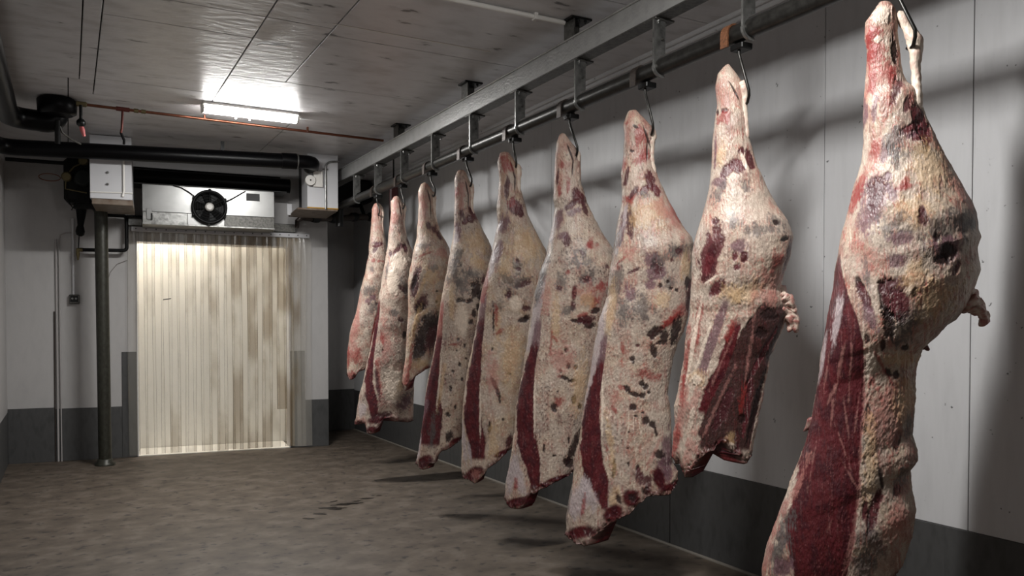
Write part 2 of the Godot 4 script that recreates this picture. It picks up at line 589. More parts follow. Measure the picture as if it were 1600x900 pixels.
	# close the lower end with raw meat drawn inwards
	for r in 3:
		var i := rows + 1 + r
		var shrink := [0.72, 0.36, 0.02][r] as float
		var centre := Vector3.ZERO
		for j in cols:
			centre += P[rows * cols + j]
		centre /= cols
		for j in cols:
			var a := P[rows * cols + j]
			var p := centre.lerp(a, shrink)
			p.y = lerpf(p.y, a.y, 0.85) + 0.02 * (1.0 - shrink) + mid.get_noise_3dv(p * 1.4) * 0.012
			if r == 2:
				p = centre + Vector3(0, 0.02, 0)
			P[i * cols + j] = p
			K[i * cols + j] = cm.lerp(cd, smoothstep(-0.2, 0.3, mid.get_noise_3dv(p))) * 0.9
	var last := rows + 3
	var I := PackedInt32Array()
	for i in last:
		for j in cols:
			var k := (j + 1) % cols
			var a := i * cols + j
			var c := i * cols + k
			I.append_array([a, c, c + cols, a, c + cols, a + cols])
	for i in last + 1:
		for j in cols:
			var du := P[i * cols + (j + 1) % cols] - P[i * cols + (j + cols - 1) % cols]
			var dv := P[mini(i + 1, last) * cols + j] - P[maxi(i - 1, 0) * cols + j]
			var n := dv.cross(du)
			N[i * cols + j] = n.normalized() if n.length_squared() > 1e-16 else (Vector3.UP if i < 3 else Vector3.DOWN)
	var arrays := []
	arrays.resize(Mesh.ARRAY_MAX)
	arrays[Mesh.ARRAY_VERTEX] = P
	arrays[Mesh.ARRAY_NORMAL] = N
	arrays[Mesh.ARRAY_COLOR] = K
	arrays[Mesh.ARRAY_INDEX] = I
	var mesh := ArrayMesh.new()
	mesh.add_surface_from_arrays(Mesh.PRIMITIVE_TRIANGLES, arrays)
	place("body", mesh, M.flesh, o)
	return o

func flesh_tone(kind: String, strand: float, n2: float, n3: float, n4: float, cm: Color, cd: Color, cf: Color) -> Color:
	if kind == "meat":
		var c := cm.lerp(cd, smoothstep(-0.35, 0.35, n2 + strand * 0.5))
		c = c.lerp(cf, 0.4 * smoothstep(0.34, 0.62, strand + n4 * 0.25))
		return c * (1.0 + n4 * 0.2)
	var c: Color = PAL[kind]
	if kind == "muscle":
		c = c.lerp(cd, smoothstep(-0.3, 0.4, n2 - strand * 0.3) * 0.7)
		c = c.lerp(PAL.membrane, 0.45 * smoothstep(0.3, 0.55, strand + n4 * 0.3))
		return c * (1.0 + n4 * 0.2)
	if kind == "dark" or kind == "purple" or kind == "silver":
		c = c.lerp(PAL.membrane, 0.5 * smoothstep(0.3, 0.6, strand + n3 * 0.3))
		return c * (1.0 + n3 * 0.35 + n4 * 0.2)
	if kind == "cavity":
		return c.lerp(cm, smoothstep(0.0, 0.5, strand + n3 * 0.4) * 0.6) * (1.0 + n4 * 0.3)
	if kind == "gray" or kind == "black":
		return c * (1.0 + n3 * 0.5)
	return c * (1.0 + n3 * 0.2 + n4 * 0.14)

func flesh(called: String, o: Node3D, seed_: int, pale: float, points: Array) -> void:
	# a lumpy strand of fat, tendon or meat along points (x, y, z, radius)
	var n := noise(FastNoiseLite.TYPE_SIMPLEX_SMOOTH, 30.0, seed_, 3)
	var n2 := noise(FastNoiseLite.TYPE_SIMPLEX_SMOOTH, 110.0, seed_ + 5, 2)
	var smooth_pts := []
	for i in points.size() - 1:
		var a: Vector4 = points[maxi(i - 1, 0)]
		var b: Vector4 = points[i]
		var c: Vector4 = points[i + 1]
		var d: Vector4 = points[mini(i + 2, points.size() - 1)]
		for k in 6:
			smooth_pts.append(b.cubic_interpolate(c, a, d, k / 6.0) if false else catmull(a, b, c, d, k / 6.0))
	smooth_pts.append(points[points.size() - 1])
	var count := smooth_pts.size()
	var sides := 20
	var P := PackedVector3Array()
	var K := PackedColorArray()
	var tendon := called == "tendon"
	for i in count:
		var v: Vector4 = smooth_pts[i]
		var before: Vector4 = smooth_pts[maxi(i - 1, 0)]
		var after: Vector4 = smooth_pts[mini(i + 1, count - 1)]
		var dirn := Vector3(after.x - before.x, after.y - before.y, after.z - before.z).normalized()
		var u := dirn.cross(Vector3(0, 0, 1)).normalized()
		var w := u.cross(dirn)
		var endness := minf(float(i), count - 1.0 - i) / 3.0
		var r := v.w * sqrt(clampf(endness + 0.05, 0.0, 1.0))
		for k in sides:
			var a := TAU * k / sides
			var out := u * cos(a) + w * sin(a)
			var p := Vector3(v.x, v.y, v.z) + out * r
			var bump := n.get_noise_3dv(p)
			var bit := n2.get_noise_3dv(p)
			p += out * r * (bump * (0.25 if tendon else 0.6) + bit * (0.05 if tendon else 0.22))
			P.append(p)
			var c: Color = PAL.white.lerp(PAL.pink, clampf(smoothstep(-0.1, 0.4, bump + bit * 0.3) * (0.45 if tendon else 1.0), 0, 1))
			if not tendon:
				c = c.lerp(PAL.blood, 0.7 * smoothstep(0.05, 0.4, -bump + bit * 0.4))
			c = PAL.meat.lerp(c, pale) as Color
			c.a = 1.0
			K.append(c * (1.0 + bit * 0.15))
	var st := SurfaceTool.new()
	st.begin(Mesh.PRIMITIVE_TRIANGLES)
	st.set_smooth_group(0)
	for i in count - 1:
		for k in sides:
			var j := (k + 1) % sides
			for id in [i * sides + k, i * sides + j, (i + 1) * sides + j, i * sides + k, (i + 1) * sides + j, (i + 1) * sides + k]:
				st.set_color(K[id])
				st.add_vertex(P[id])
	st.index()
	st.generate_normals()
	var m := st.commit()
	# turn the shell outwards if it was wound the other way
	var arr := m.surface_get_arrays(0)
	var nv: PackedVector3Array = arr[Mesh.ARRAY_NORMAL]
	var pv: PackedVector3Array = arr[Mesh.ARRAY_VERTEX]
	var centre := Vector3(smooth_pts[count / 2].x, smooth_pts[count / 2].y, smooth_pts[count / 2].z)
	var score := 0.0
	for i in pv.size():
		if (pv[i] - centre).length() < smooth_pts[count / 2].w * 1.6:
			score += nv[i].dot(pv[i] - centre)
	if score < 0.0:
		for i in nv.size():
			nv[i] = -nv[i]
		arr[Mesh.ARRAY_NORMAL] = nv
		var ix: PackedInt32Array = arr[Mesh.ARRAY_INDEX]
		for i in range(0, ix.size(), 3):
			var s := ix[i + 1]
			ix[i + 1] = ix[i + 2]
			ix[i + 2] = s
		arr[Mesh.ARRAY_INDEX] = ix
		m = ArrayMesh.new()
		m.add_surface_from_arrays(Mesh.PRIMITIVE_TRIANGLES, arr)
	place(called, m, M.flesh, o)

func catmull(a: Vector4, b: Vector4, c: Vector4, d: Vector4, t: float) -> Vector4:
	return 0.5 * (2.0 * b + (c - a) * t + (2.0 * a - 5.0 * b + 4.0 * c - d) * t * t + (3.0 * b - a - 3.0 * c + d) * t * t * t)

# ------------------------------------------------------------------ lamps
func fluorescent(at: Vector3, label: String, power: float) -> void:
	# a short batten with a wrap-round diffuser, its length across the room
	var o := thing("fluorescent_lamp", label, "lamp", at)
	var w := 0.70
	place("housing", box(pen(), Vector3(0, -0.012, 0), Vector3(w, 0.024, 0.13), 0.004), M.white_plastic, o)
	var prof := PackedVector2Array()
	for i in 17:
		var a := PI * i / 16.0
		prof.append(Vector2(cos(a) * 0.058, -0.026 - pow(sin(a), 0.7) * 0.046))
	place("diffuser", prism(pen(), prof, w - 0.03, Transform3D(Basis(Vector3.UP, PI / 2), Vector3.ZERO)), M.lamp_glow, o)
	for s in [-1, 1]:
		place("end_cap", prism(pen(), prof, 0.012, Transform3D(Basis(Vector3.UP, PI / 2), Vector3(s * (w / 2.0 - 0.007), 0, 0)).scaled_local(Vector3(1.03, 1.03, 1))), M.white_plastic, o)
	for x in [-0.1, 0.0]:
		place("clip", box(pen(), Vector3(x, -0.066, -0.054), Vector3(0.012, 0.028, 0.012), 0.002), M.white_plastic, o)
	var l := AreaLight3D.new()
	l.name = "lamp_light"
	l.area_size = Vector2(w - 0.06, 0.095)
	l.light_energy = power
	l.light_color = Color(1.0, 0.995, 0.985)
	l.area_range = 14.0
	l.area_attenuation = 2.0
	l.shadow_enabled = true
	l.rotation.x = -PI / 2
	l.position = Vector3(0, -0.0765, 0)
	o.add_child(l, true)

# ------------------------------------------------------------------ overhead rail
func support_post(z: float, label: String) -> void:
	var o := thing("ceiling_bracket", label, "bracket", Vector3(RAIL_X, 2.82, z), 0.0, "brackets that hold the beam to the ceiling")
	place("ceiling_plate", box(pen(), Vector3(0, 0.094, 0), Vector3(0.13, 0.012, 0.12), 0.002), M.dark_steel, o)
	place("post", box(box(pen(), Vector3(-0.04, 0.046, 0), Vector3(0.008, 0.09, 0.1), 0.001), Vector3(0.005, 0.046, -0.045), Vector3(0.09, 0.09, 0.008), 0.001), M.dull_sheet, o)
	for k in 2:
		place("bolt", bolt(pen(), Vector3(-0.015 + k * 0.045, 0.088, 0.045), Vector3.DOWN, 0.008), M.dark_steel, o)
	for k in 2:
		place("bolt", bolt(pen(), Vector3(-0.03, -0.008, -0.03 + k * 0.06), Vector3.DOWN, 0.008), M.galvanised, o)

func pipe_hanger(z: float, label: String) -> void:
	var o := thing("pipe_hanger", label, "bracket", Vector3(RAIL_X, 0, z), 0.0, "hangers that carry the rail pipe under the beam")
	place("top_plate", box(pen(), Vector3(0.012, 2.6905, -0.03), Vector3(0.11, 0.010, 0.09), 0.002), M.dull_sheet, o)
	# a flat plate whose foot runs under the pipe as a hook
	var outl := PackedVector2Array()
	outl.append(Vector2(-0.045, 2.687))
	outl.append(Vector2(-0.045, RAIL_Y))
	for i in 9:
		var a := PI + PI * 0.62 * i / 8.0
		outl.append(Vector2(cos(a) * 0.049, RAIL_Y + sin(a) * 0.049))
	for i in 9:
		var a := PI + PI * 0.62 * (8 - i) / 8.0
		outl.append(Vector2(cos(a) * 0.0375, RAIL_Y + sin(a) * 0.0375))
	outl.append(Vector2(-0.036, RAIL_Y + 0.012))
	outl.append(Vector2(-0.012, RAIL_Y + 0.044))
	outl.append(Vector2(0.02, RAIL_Y + 0.06))
	outl.append(Vector2(0.02, 2.687))
	place("arm", prism(pen(), outl, 0.012, Transform3D.IDENTITY), M.galvanised, o)
	for p in [Vector3(-0.022, 2.685, 0.0), Vector3(0.03, 2.685, -0.02), Vector3(0.05, 2.685, -0.055)]:
		place("bolt", bolt(pen(), p + Vector3(0, 0, 0.008), Vector3.DOWN, 0.0085), M.galvanised, o)
	place("side_bolt", bolt(pen(), Vector3(0.0, 2.60, 0.006), Vector3(0, 0, 1), 0.007), M.dull_sheet, o)

func meat_hook(z: float, tip: Vector3, turn: float, label: String, rusty: bool) -> void:
	var o := thing("meat_hook", label, "hook", Vector3(RAIL_X, 0, z), 0.0, "sliding hooks on the rail pipe")
	var outl := PackedVector2Array()
	var r0 := RAIL_R + 0.0015
	var r1 := r0 + 0.007
	outl.append(Vector2(-r1, RAIL_Y - 0.055))
	for i in 13:
		var a := PI - PI * i / 12.0
		outl.append(Vector2(cos(a) * r1, RAIL_Y + sin(a) * r1))
	outl.append(Vector2(r1, RAIL_Y - 0.055))
	outl.append(Vector2(r0, RAIL_Y - 0.055))
	for i in 13:
		var a := PI * i / 12.0
		outl.append(Vector2(cos(a) * r0, RAIL_Y + sin(a) * r0))
	outl.append(Vector2(-r0, RAIL_Y - 0.055))
	place("strap", prism(pen(), outl, 0.042, Transform3D(Basis.IDENTITY, Vector3(0, 0, -0.04))), M.rust_strap if rusty else M.strap_steel, o)
	place("shoe", box(pen(), Vector3(0.012, RAIL_Y - 0.056, 0.0), Vector3(0.06, 0.026, 0.07), 0.004), M.dark_steel, o)
	var t := tip - Vector3(RAIL_X, 0, z)
	var path := [Vector3(0, RAIL_Y - 0.052, 0), Vector3(0, RAIL_Y - 0.085, 0.0), Vector3(t.x * 0.15, RAIL_Y - 0.11, t.z * 0.15)]
	# the point passes behind the tendon, square to the side's broad face
	var q := Basis(Vector3.UP, turn)
	path.append_array([t + Vector3(0, 0.02, 0), t + q * Vector3(0.001, 0.0, -0.008), t + q * Vector3(-0.004, -0.02, -0.03), t + q * Vector3(-0.012, -0.024, -0.055), t + q * Vector3(-0.02, -0.012, -0.08)])
	place("rod", tube(pen(), path, 0.0062, 10), M.rail_steel, o)
	o.set_meta("tip", t)

# ------------------------------------------------------------------ the scene
func _ready() -> void:
	var cam := Camera3D.new()
	cam.name = "camera"
	cam.position = Vector3(0, 1.3, 0)
	cam.rotation = Vector3(deg_to_rad(-1.3187), deg_to_rad(-28.5356), 0)
	cam.projection = Camera3D.PROJECTION_FRUSTUM
	cam.near = 0.05
	cam.far = 60.0
	cam.size = 900.0 / 1276.2 * 0.05
	cam.frustum_offset = Vector2(0, (535.84 - 450.0) / 1276.2 * 0.05)
	add_child(cam)
	cam.current = true
	var env := Environment.new()
	env.background_mode = Environment.BG_COLOR
	env.background_color = Color(0.02, 0.02, 0.02)
	env.tonemap_mode = Environment.TONE_MAPPER_LINEAR
	env.tonemap_exposure = 1.0
	env.sdfgi_enabled = true
	env.ssao_enabled = true
	env.ssil_enabled = true
	var we := WorldEnvironment.new()
	we.name = "world"
	we.environment = env
	add_child(we)
	make_materials()
	palette()
	fluorescent(Vector3(1.226, CEIL, -6.36), "glowing white fluorescent batten on the ceiling before the strip curtain", KEY)
	fluorescent(Vector3(1.30, CEIL, -1.95), "fluorescent batten on the ceiling out of sight above the nearest beef side", KEY * 0.98)
	build_room()
	build_end_wall()
	build_rail()
	build_beef()
	build_plant()
	build_small()

func panel(o: Node3D, called: String, c: Vector3, s: Vector3, m: Material) -> void:
	place(called, box(pen(), c, s, 0.002), m, o)

func build_room() -> void:
	var fl := structure("floor")
	place("slab", box(pen(), Vector3(1.3, -0.1, -3.9), Vector3(4.4, 0.2, 14.6), 0.0), M.concrete, fl)
	# right wall: lining boards above a dark lower band
	var wr := structure("wall_right")
	place("backing", box(pen(), Vector3(RIGHT + 0.08, 1.46, -3.4), Vector3(0.12, 2.94, 13.0), 0.0), M.joint, wr)
	var ups := [3.0, 0.55, -1.95, -2.66, -5.1, -7.5, -9.85]
	for i in ups.size() - 1:
		panel(wr, "wall_board", Vector3(RIGHT + 0.011, 1.7035, (ups[i] + ups[i + 1]) / 2.0), Vector3(0.022, 2.433, ups[i] - ups[i + 1] - 0.003), M.white_wall)
	var lows := [3.0, -0.2, -3.755, -6.9, -9.85]
	for i in lows.size() - 1:
		panel(wr, "lower_board", Vector3(RIGHT + 0.0105, 0.243, (lows[i] + lows[i + 1]) / 2.0), Vector3(0.023, 0.486, lows[i] - lows[i + 1] - 0.003), M.dark_dado)
	var wl := structure("wall_left")
	place("upper_board", box(pen(), Vector3(-0.56, 1.7, -3.0), Vector3(0.12, 2.44, 12.0), 0.0), M.end_wall, wl)
	place("lower_board", box(pen(), Vector3(-0.56, 0.24, -3.0), Vector3(0.124, 0.48, 12.0), 0.0), M.dark_dado, wl)
	var wn := structure("wall_rear")
	place("board", box(pen(), Vector3(1.3, 1.46, 3.06), Vector3(4.2, 2.92, 0.12), 0.0), M.end_wall, wn)
	# ceiling boards, each with its own joints
	var ce := structure("ceiling")
	place("backing", box(pen(), Vector3(1.3, CEIL + 0.08, -3.9), Vector3(4.4, 0.12, 14.6), 0.0), M.joint, ce)
	var cells := [
		[-0.5, 0.085, 3.1, -0.6], [0.175, 1.3, 3.1, -0.6], [1.3, 3.1, 3.1, -0.6], [-0.5, 0.085, -0.6, -3.4], [0.175, 1.3, -0.6, -3.4], [1.3, 3.1, -0.6, -3.4],
		[0.085, 0.175, 3.1, -3.4], [-0.5, 0.085, -3.4, -6.15], [0.085, 0.175, -3.4, -6.15], [0.175, 0.94, -3.4, -4.44], [0.94, 1.3, -3.4, -4.44], [1.3, 3.1, -3.4, -4.55],
		[0.175, 0.94, -4.44, -4.8], [0.175, 0.94, -4.8, -6.07], [0.94, 1.3, -4.44, -5.57], [1.3, 3.1, -4.55, -5.57], [0.94, 3.1, -5.57, -6.5], [0.175, 0.94, -6.07, -6.5],
		[-0.5, 0.02, -6.15, -10.0], [0.02, 0.175, -6.15, -6.5], [0.02, 1.6, -6.5, -10.0], [1.6, 3.1, -6.5, -10.0],
	]
	for c in cells:
		panel(ce, "ceiling_board", Vector3((c[0] + c[1]) / 2.0, CEIL + 0.011, (c[2] + c[3]) / 2.0), Vector3(c[1] - c[0] - 0.007, 0.022, c[2] - c[3] - 0.007), M.ceiling_board)
	var cv := structure("trim_ceiling")
	for k in 2:
		place("coving", box(pen(), Vector3(RIGHT - 0.012 - k * 0.012, CEIL - 0.03 + k * 0.022, -3.4), Vector3(0.024 + k * 0.02, 0.03, 13.0), 0.006), M.white_wall, cv)
	var bs := structure("baseboard_right")
	place("sealant", tube(pen(), [Vector3(RIGHT - 0.004, 0.0, 3.0), Vector3(RIGHT - 0.004, 0.0, -9.8)], 0.012, 8), M.sealant, bs)
	# wet patch: a few shallow films
	var spots := [[1.75, -5.73, 0.10, 0.035, 0.1], [1.62, -5.66, 0.09, 0.03, 0.5], [1.50, -5.52, 0.05, 0.02, 0.8], [1.40, -5.42, 0.04, 0.016, 0.6], [1.95, -5.84, 0.05, 0.016, 0.2], [2.06, -5.90, 0.02, 0.01, 0.2], [1.70, -5.86, 0.035, 0.014, -0.5], [1.64, -5.60, 0.04, 0.02, 0.4], [1.85, -5.79, 0.03, 0.012, 0.1]]
	var stain := thing("wet_stain", "dark brown wet stain trailing across the concrete floor", "stain")
	var wob := noise(FastNoiseLite.TYPE_SIMPLEX_SMOOTH, 1.1, 4, 3)
	for s in spots:
		var st := pen()
		var ring := []
		for k in 28:
			var a := TAU * k / 28.0
			var r: float = 1.0 + wob.get_noise_2d(cos(a) * 2.0 + s[0] * 20.0, sin(a) * 2.0 + s[1] * 20.0) * 0.7
			var q := Vector2(cos(a) * s[2] * r, sin(a) * s[3] * r).rotated(s[4])
			ring.append(Vector3(s[0] + q.x, 0.0015, s[1] + q.y))
		for k in 28:
			tri(st, Vector3(s[0], 0.0025, s[1]), ring[k], ring[(k + 1) % 28], Vector3(s[0], -1, s[1]))
		place("puddle", st, M.wet_patch, stain)

func build_end_wall() -> void:
	var wb := structure("wall_back", END_AT, END_TURN)
	panel(wb, "left_board", Vector3(0.43, 1.46, -0.1), Vector3(1.34, 2.92, 0.2), M.end_wall)
	panel(wb, "corner_board", Vector3(2.752, 1.46, -0.1), Vector3(0.404, 2.92, 0.2), M.end_wall)
	panel(wb, "lintel_board", Vector3(1.825, 2.514, -0.1), Vector3(1.45, 0.812, 0.2), M.end_wall)
	panel(wb, "lower_board", Vector3(0.195, 0.256, 0.003), Vector3(0.386, 0.512, 0.008), M.dark_dado)
	panel(wb, "lower_board", Vector3(0.677, 0.25, 0.003), Vector3(0.564, 0.50, 0.008), M.dark_dado)
	panel(wb, "jamb_board", Vector3(1.03, 0.515, 0.004), Vector3(0.138, 1.03, 0.010), M.dark_dado)
	panel(wb, "jamb_board", Vector3(2.63, 0.51, 0.004), Vector3(0.155, 1.02, 0.010), M.dark_dado)
	panel(wb, "lower_board", Vector3(2.832, 0.25, 0.003), Vector3(0.246, 0.50, 0.008), M.dark_dado)
	place("jamb_lining", box(pen(), Vector3(1.098, 1.054, -0.1), Vector3(0.012, 2.108, 0.22), 0.003), M.white_sheet, wb)
	place("jamb_lining", box(pen(), Vector3(2.552, 1.054, -0.1), Vector3(0.012, 2.108, 0.22), 0.003), M.white_sheet, wb)
	place("jamb_lining", box(pen(), Vector3(1.825, 2.112, -0.1), Vector3(1.45, 0.012, 0.22), 0.003), M.white_sheet, wb)
	# recess to the right of the end wall
	var re := structure("wall_recess")
	panel(re, "upper_board", Vector3(2.75, 1.71, -9.83), Vector3(0.9, 2.42, 0.1), M.end_wall)
	panel(re, "lower_board", Vector3(2.75, 0.25, -9.83), Vector3(0.9, 0.50, 0.106), M.dark_dado)
	panel(re, "return_board", Vector3(2.36, 1.46, -9.28), Vector3(0.08, 2.92, 1.2), M.end_wall)
	# lit passage behind the curtain
	var co := structure("wall_passage", END_AT, END_TURN)
	panel(co, "far_board", Vector3(1.8, 1.46, -0.54), Vector3(2.0, 2.92, 0.08), M.corridor_paint)
	panel(co, "side_board", Vector3(0.83, 1.46, -0.355), Vector3(0.08, 2.92, 0.29), M.corridor_paint)
	panel(co, "side_board", Vector3(2.72, 1.46, -0.355), Vector3(0.08, 2.92, 0.29), M.corridor_paint)
	panel(co, "top_board", Vector3(1.8, 2.90, -0.355), Vector3(2.0, 0.06, 0.29), M.corridor_paint)
	panel(co, "sill", Vector3(1.825, 0.006, -0.24), Vector3(1.44, 0.012, 0.5), M.corridor_paint)
	var pl := thing("passage_lamp", "passage lamp behind the curtain, hidden above the door head", "lamp", end_point(1.42, 2.865, -0.35), END_TURN)
	place("body", box(pen(), Vector3(0, -0.015, 0), Vector3(0.8, 0.03, 0.12), 0.004), M.white_plastic, pl)
	place("glow_panel", box(pen(), Vector3(0, -0.036, 0), Vector3(0.77, 0.014, 0.10), 0.004), M.passage_glow, pl)
	var l := AreaLight3D.new()
	l.name = "passage_light"
	l.area_size = Vector2(0.74, 0.09)
	l.light_energy = 4.2
	l.light_color = Color(1.0, 0.965, 0.91)
	l.area_range = 8.0
	l.area_attenuation = 2.0
	l.shadow_enabled = true
	l.rotation.x = -PI / 2
	l.position = Vector3(0, -0.05, 0)
	pl.add_child(l, true)
	# the strip curtain
	var cu := thing("strip_curtain", "cream stained plastic strip curtain filling the doorway under the cooler", "curtain", END_AT, END_TURN)
	place("rail_bar", box(pen(), Vector3(1.905, 2.22, 0.075), Vector3(1.69, 0.045, 0.03), 0.004), M.white_sheet, cu)
	var dots := pen()
	for k in 19:
		tube(dots, [Vector3(1.1 + k * 0.09, 2.222, 0.089), Vector3(1.1 + k * 0.09, 2.222, 0.094)], 0.006, 8)
	var dm := place("rivets", dots, M.dark_steel, cu)
	dm.set_meta("kind", "stuff")
	var rng := RandomNumberGenerator.new()
	rng.seed = 77
	for k in 22:
		var x := 1.07 + k * 0.0735
		var foot := 0.018 + rng.randf() * 0.012
		if k == 19:
			foot = 0.42
		strip(cu, x, 0.10, foot, 2.2, 0.052 + (k % 2) * 0.014, rng.randf() * TAU, M["pvc_%d" % ([0, 0, 1, 0, 0, 1, 0, 1, 0, 1, 2, 1, 1, 3, 1, 3, 1, 3, 2, 3, 3, 2][k])])
	strip(cu, 2.665, 0.09, 0.02, 2.2, 0.066, 1.0, M.clear_pvc)
	strip(cu, 2.72, 0.10, 0.02, 2.2, 0.054, 2.2, M.clear_pvc)
	place("dark_mark", box(pen(), Vector3(1.372, 1.545, 0.083), Vector3(0.075, 0.009, 0.002), 0.0005, Basis(Vector3(0, 0, 1), 0.16)), M.dark_steel, cu)
	# grey head box between curtain and cooler
	var hb := thing("door_head_box", "plain grey metal box above the white curtain bar", "box", END_AT, END_TURN)
	place("body", box(pen(), Vector3(1.82, 2.293, 0.045), Vector3(1.58, 0.085, 0.08), 0.004), M.dull_sheet, hb)
	place("left_cover", box(pen(), Vector3(1.09, 2.293, 0.055), Vector3(0.13, 0.08, 0.08), 0.004), M.galvanised, hb)

func strip(parent: Node3D, x: float, w: float, y0: float, y1: float, z: float, phase: float, m: Material) -> void:
	# a hanging sheet with a slight curl and sway, 2 mm thick
	var st := SurfaceTool.new()
	st.begin(Mesh.PRIMITIVE_TRIANGLES)
	st.set_smooth_group(0)
	var nx := 6
	var ny := 40
	var g := []
	for i in ny + 1:
		var v := float(i) / ny
		var row := []
		for j in nx + 1:
			var u := float(j) / nx
			var c := u - 0.5
			var zz := z + 0.008 * (1.0 - 4.0 * c * c) * (0.6 + 0.4 * sin(phase)) + 0.004 * sin(v * 3.0 + phase) * v + 0.003 * sin(v * 9.0 + phase * 2.0 + c * 3.0) * (1.0 - v) * (1.0 - v)
			row.append(Vector3(x + c * w + 0.004 * sin(v * 5.0 + phase), lerpf(y1, y0, v), zz))
		g.append(row)
	for i in ny:
		for j in nx:
			for id in [[i, j], [i, j + 1], [i + 1, j + 1], [i, j], [i + 1, j + 1], [i + 1, j]]:
				var uu := float(id[1]) / nx
				st.set_uv(Vector2(1.0 - uu if fmod(phase, 1.0) > 0.5 else uu, float(id[0]) / ny * 0.68 + fmod(phase * 1.7, 0.3)))
				st.add_vertex(g[id[0]][id[1]])
	st.index()
	st.generate_normals()
	place("strip", st.commit(), m, parent)

func build_rail() -> void:
	var be := thing("steel_beam", "long grey steel beam under the ceiling above the rail pipe", "beam", Vector3(RAIL_X, 0, 0))
	var z0 := 1.0
	var z1 := -8.35
	var zm := (z0 + z1) / 2.0
	place("web", box(pen(), Vector3(-0.033, 2.756, zm), Vector3(0.007, 0.118, z0 - z1), 0.001), M.beam_steel, be)
	place("top_flange", box(pen(), Vector3(0, 2.8155, zm), Vector3(0.09, 0.009, z0 - z1), 0.002), M.beam_steel, be)
	place("bottom_flange", box(pen(), Vector3(0.004, 2.7005, zm), Vector3(0.082, 0.009, z0 - z1), 0.002), M.dull_sheet, be)
	var zs := [-6.31, -5.0, -3.70]
	var lab := ["dark ceiling bracket nearest the glowing lamp and the end of the copper pipe", "dark ceiling bracket between the copper pipe's end and the white conduit's end", "dark ceiling bracket where the white conduit ends"]
	for i in 3:
		support_post(zs[i], lab[i])
	var hz := [-2.427, -2.985, -3.642, -4.292, -4.923, -5.568, -6.196, -6.832, -7.428]
	var who := ["nearest pipe hanger, cut by the top edge of the photo", "pipe hanger beside the creamy white beef side, bolt through its arm", "pipe hanger above the red-streaked beef side", "pipe hanger above the grey-flecked beef side", "pipe hanger above the blood-tipped beef side", "pipe hanger above the brown-thighed beef side", "pipe hanger above the yellowish hollow beef side", "pipe hanger above the white-topped beef side", "pipe hanger closest to the white box with the yellow edge"]
	for i in 9:
		pipe_hanger(hz[i], who[i])
	var rp := thing("rail_pipe", "long dark steel pipe that carries the sliding meat hooks", "rail", Vector3(RAIL_X, RAIL_Y, 0))
	place("pipe", tube(pen(), [Vector3(0, 0, 1.0), Vector3(0, 0, -8.05)], RAIL_R, 24), M.rail_steel, rp)
	place("end_leg", tube(pen(), [Vector3(0, 0.0, -8.02), Vector3(0, -0.2, -8.02)], 0.036, 16), M.dark_steel, rp)
	var hooks := [[-1.775, Vector3(2.40, 2.225, -1.705)], [-2.489, Vector3(2.4, 2.215, -2.434)], [-3.102, Vector3(2.4, 2.212, -3.043)], [-3.761, Vector3(2.4, 2.227, -3.684)], [-4.397, Vector3(2.4, 2.27, -4.36)], [-5.062, Vector3(2.4, 2.26, -4.982)], [-5.688, Vector3(2.4, 2.278, -5.604)], [-6.302, Vector3(2.4, 2.264, -6.232)], [-6.90, Vector3(2.4, 2.28, -6.84)]]
	var turns := [-0.927, -0.759, -0.652, -0.566, -0.496, -0.441, -0.397, -0.362, -0.333]
	var hl := ["the largest beef side with the broad red loin", "the creamy white beef side, with a rusty brown strap", "the red-streaked beef side", "the grey-flecked beef side with the red spot", "the blood-tipped beef side", "the brown-thighed beef side", "the yellowish beef side with the dark hollow", "the white-topped beef side", "the beef side farthest back"]
	for i in 9:
		meat_hook(hooks[i][0], hooks[i][1], turns[i], "sliding hook holding " + hl[i], i == 1)

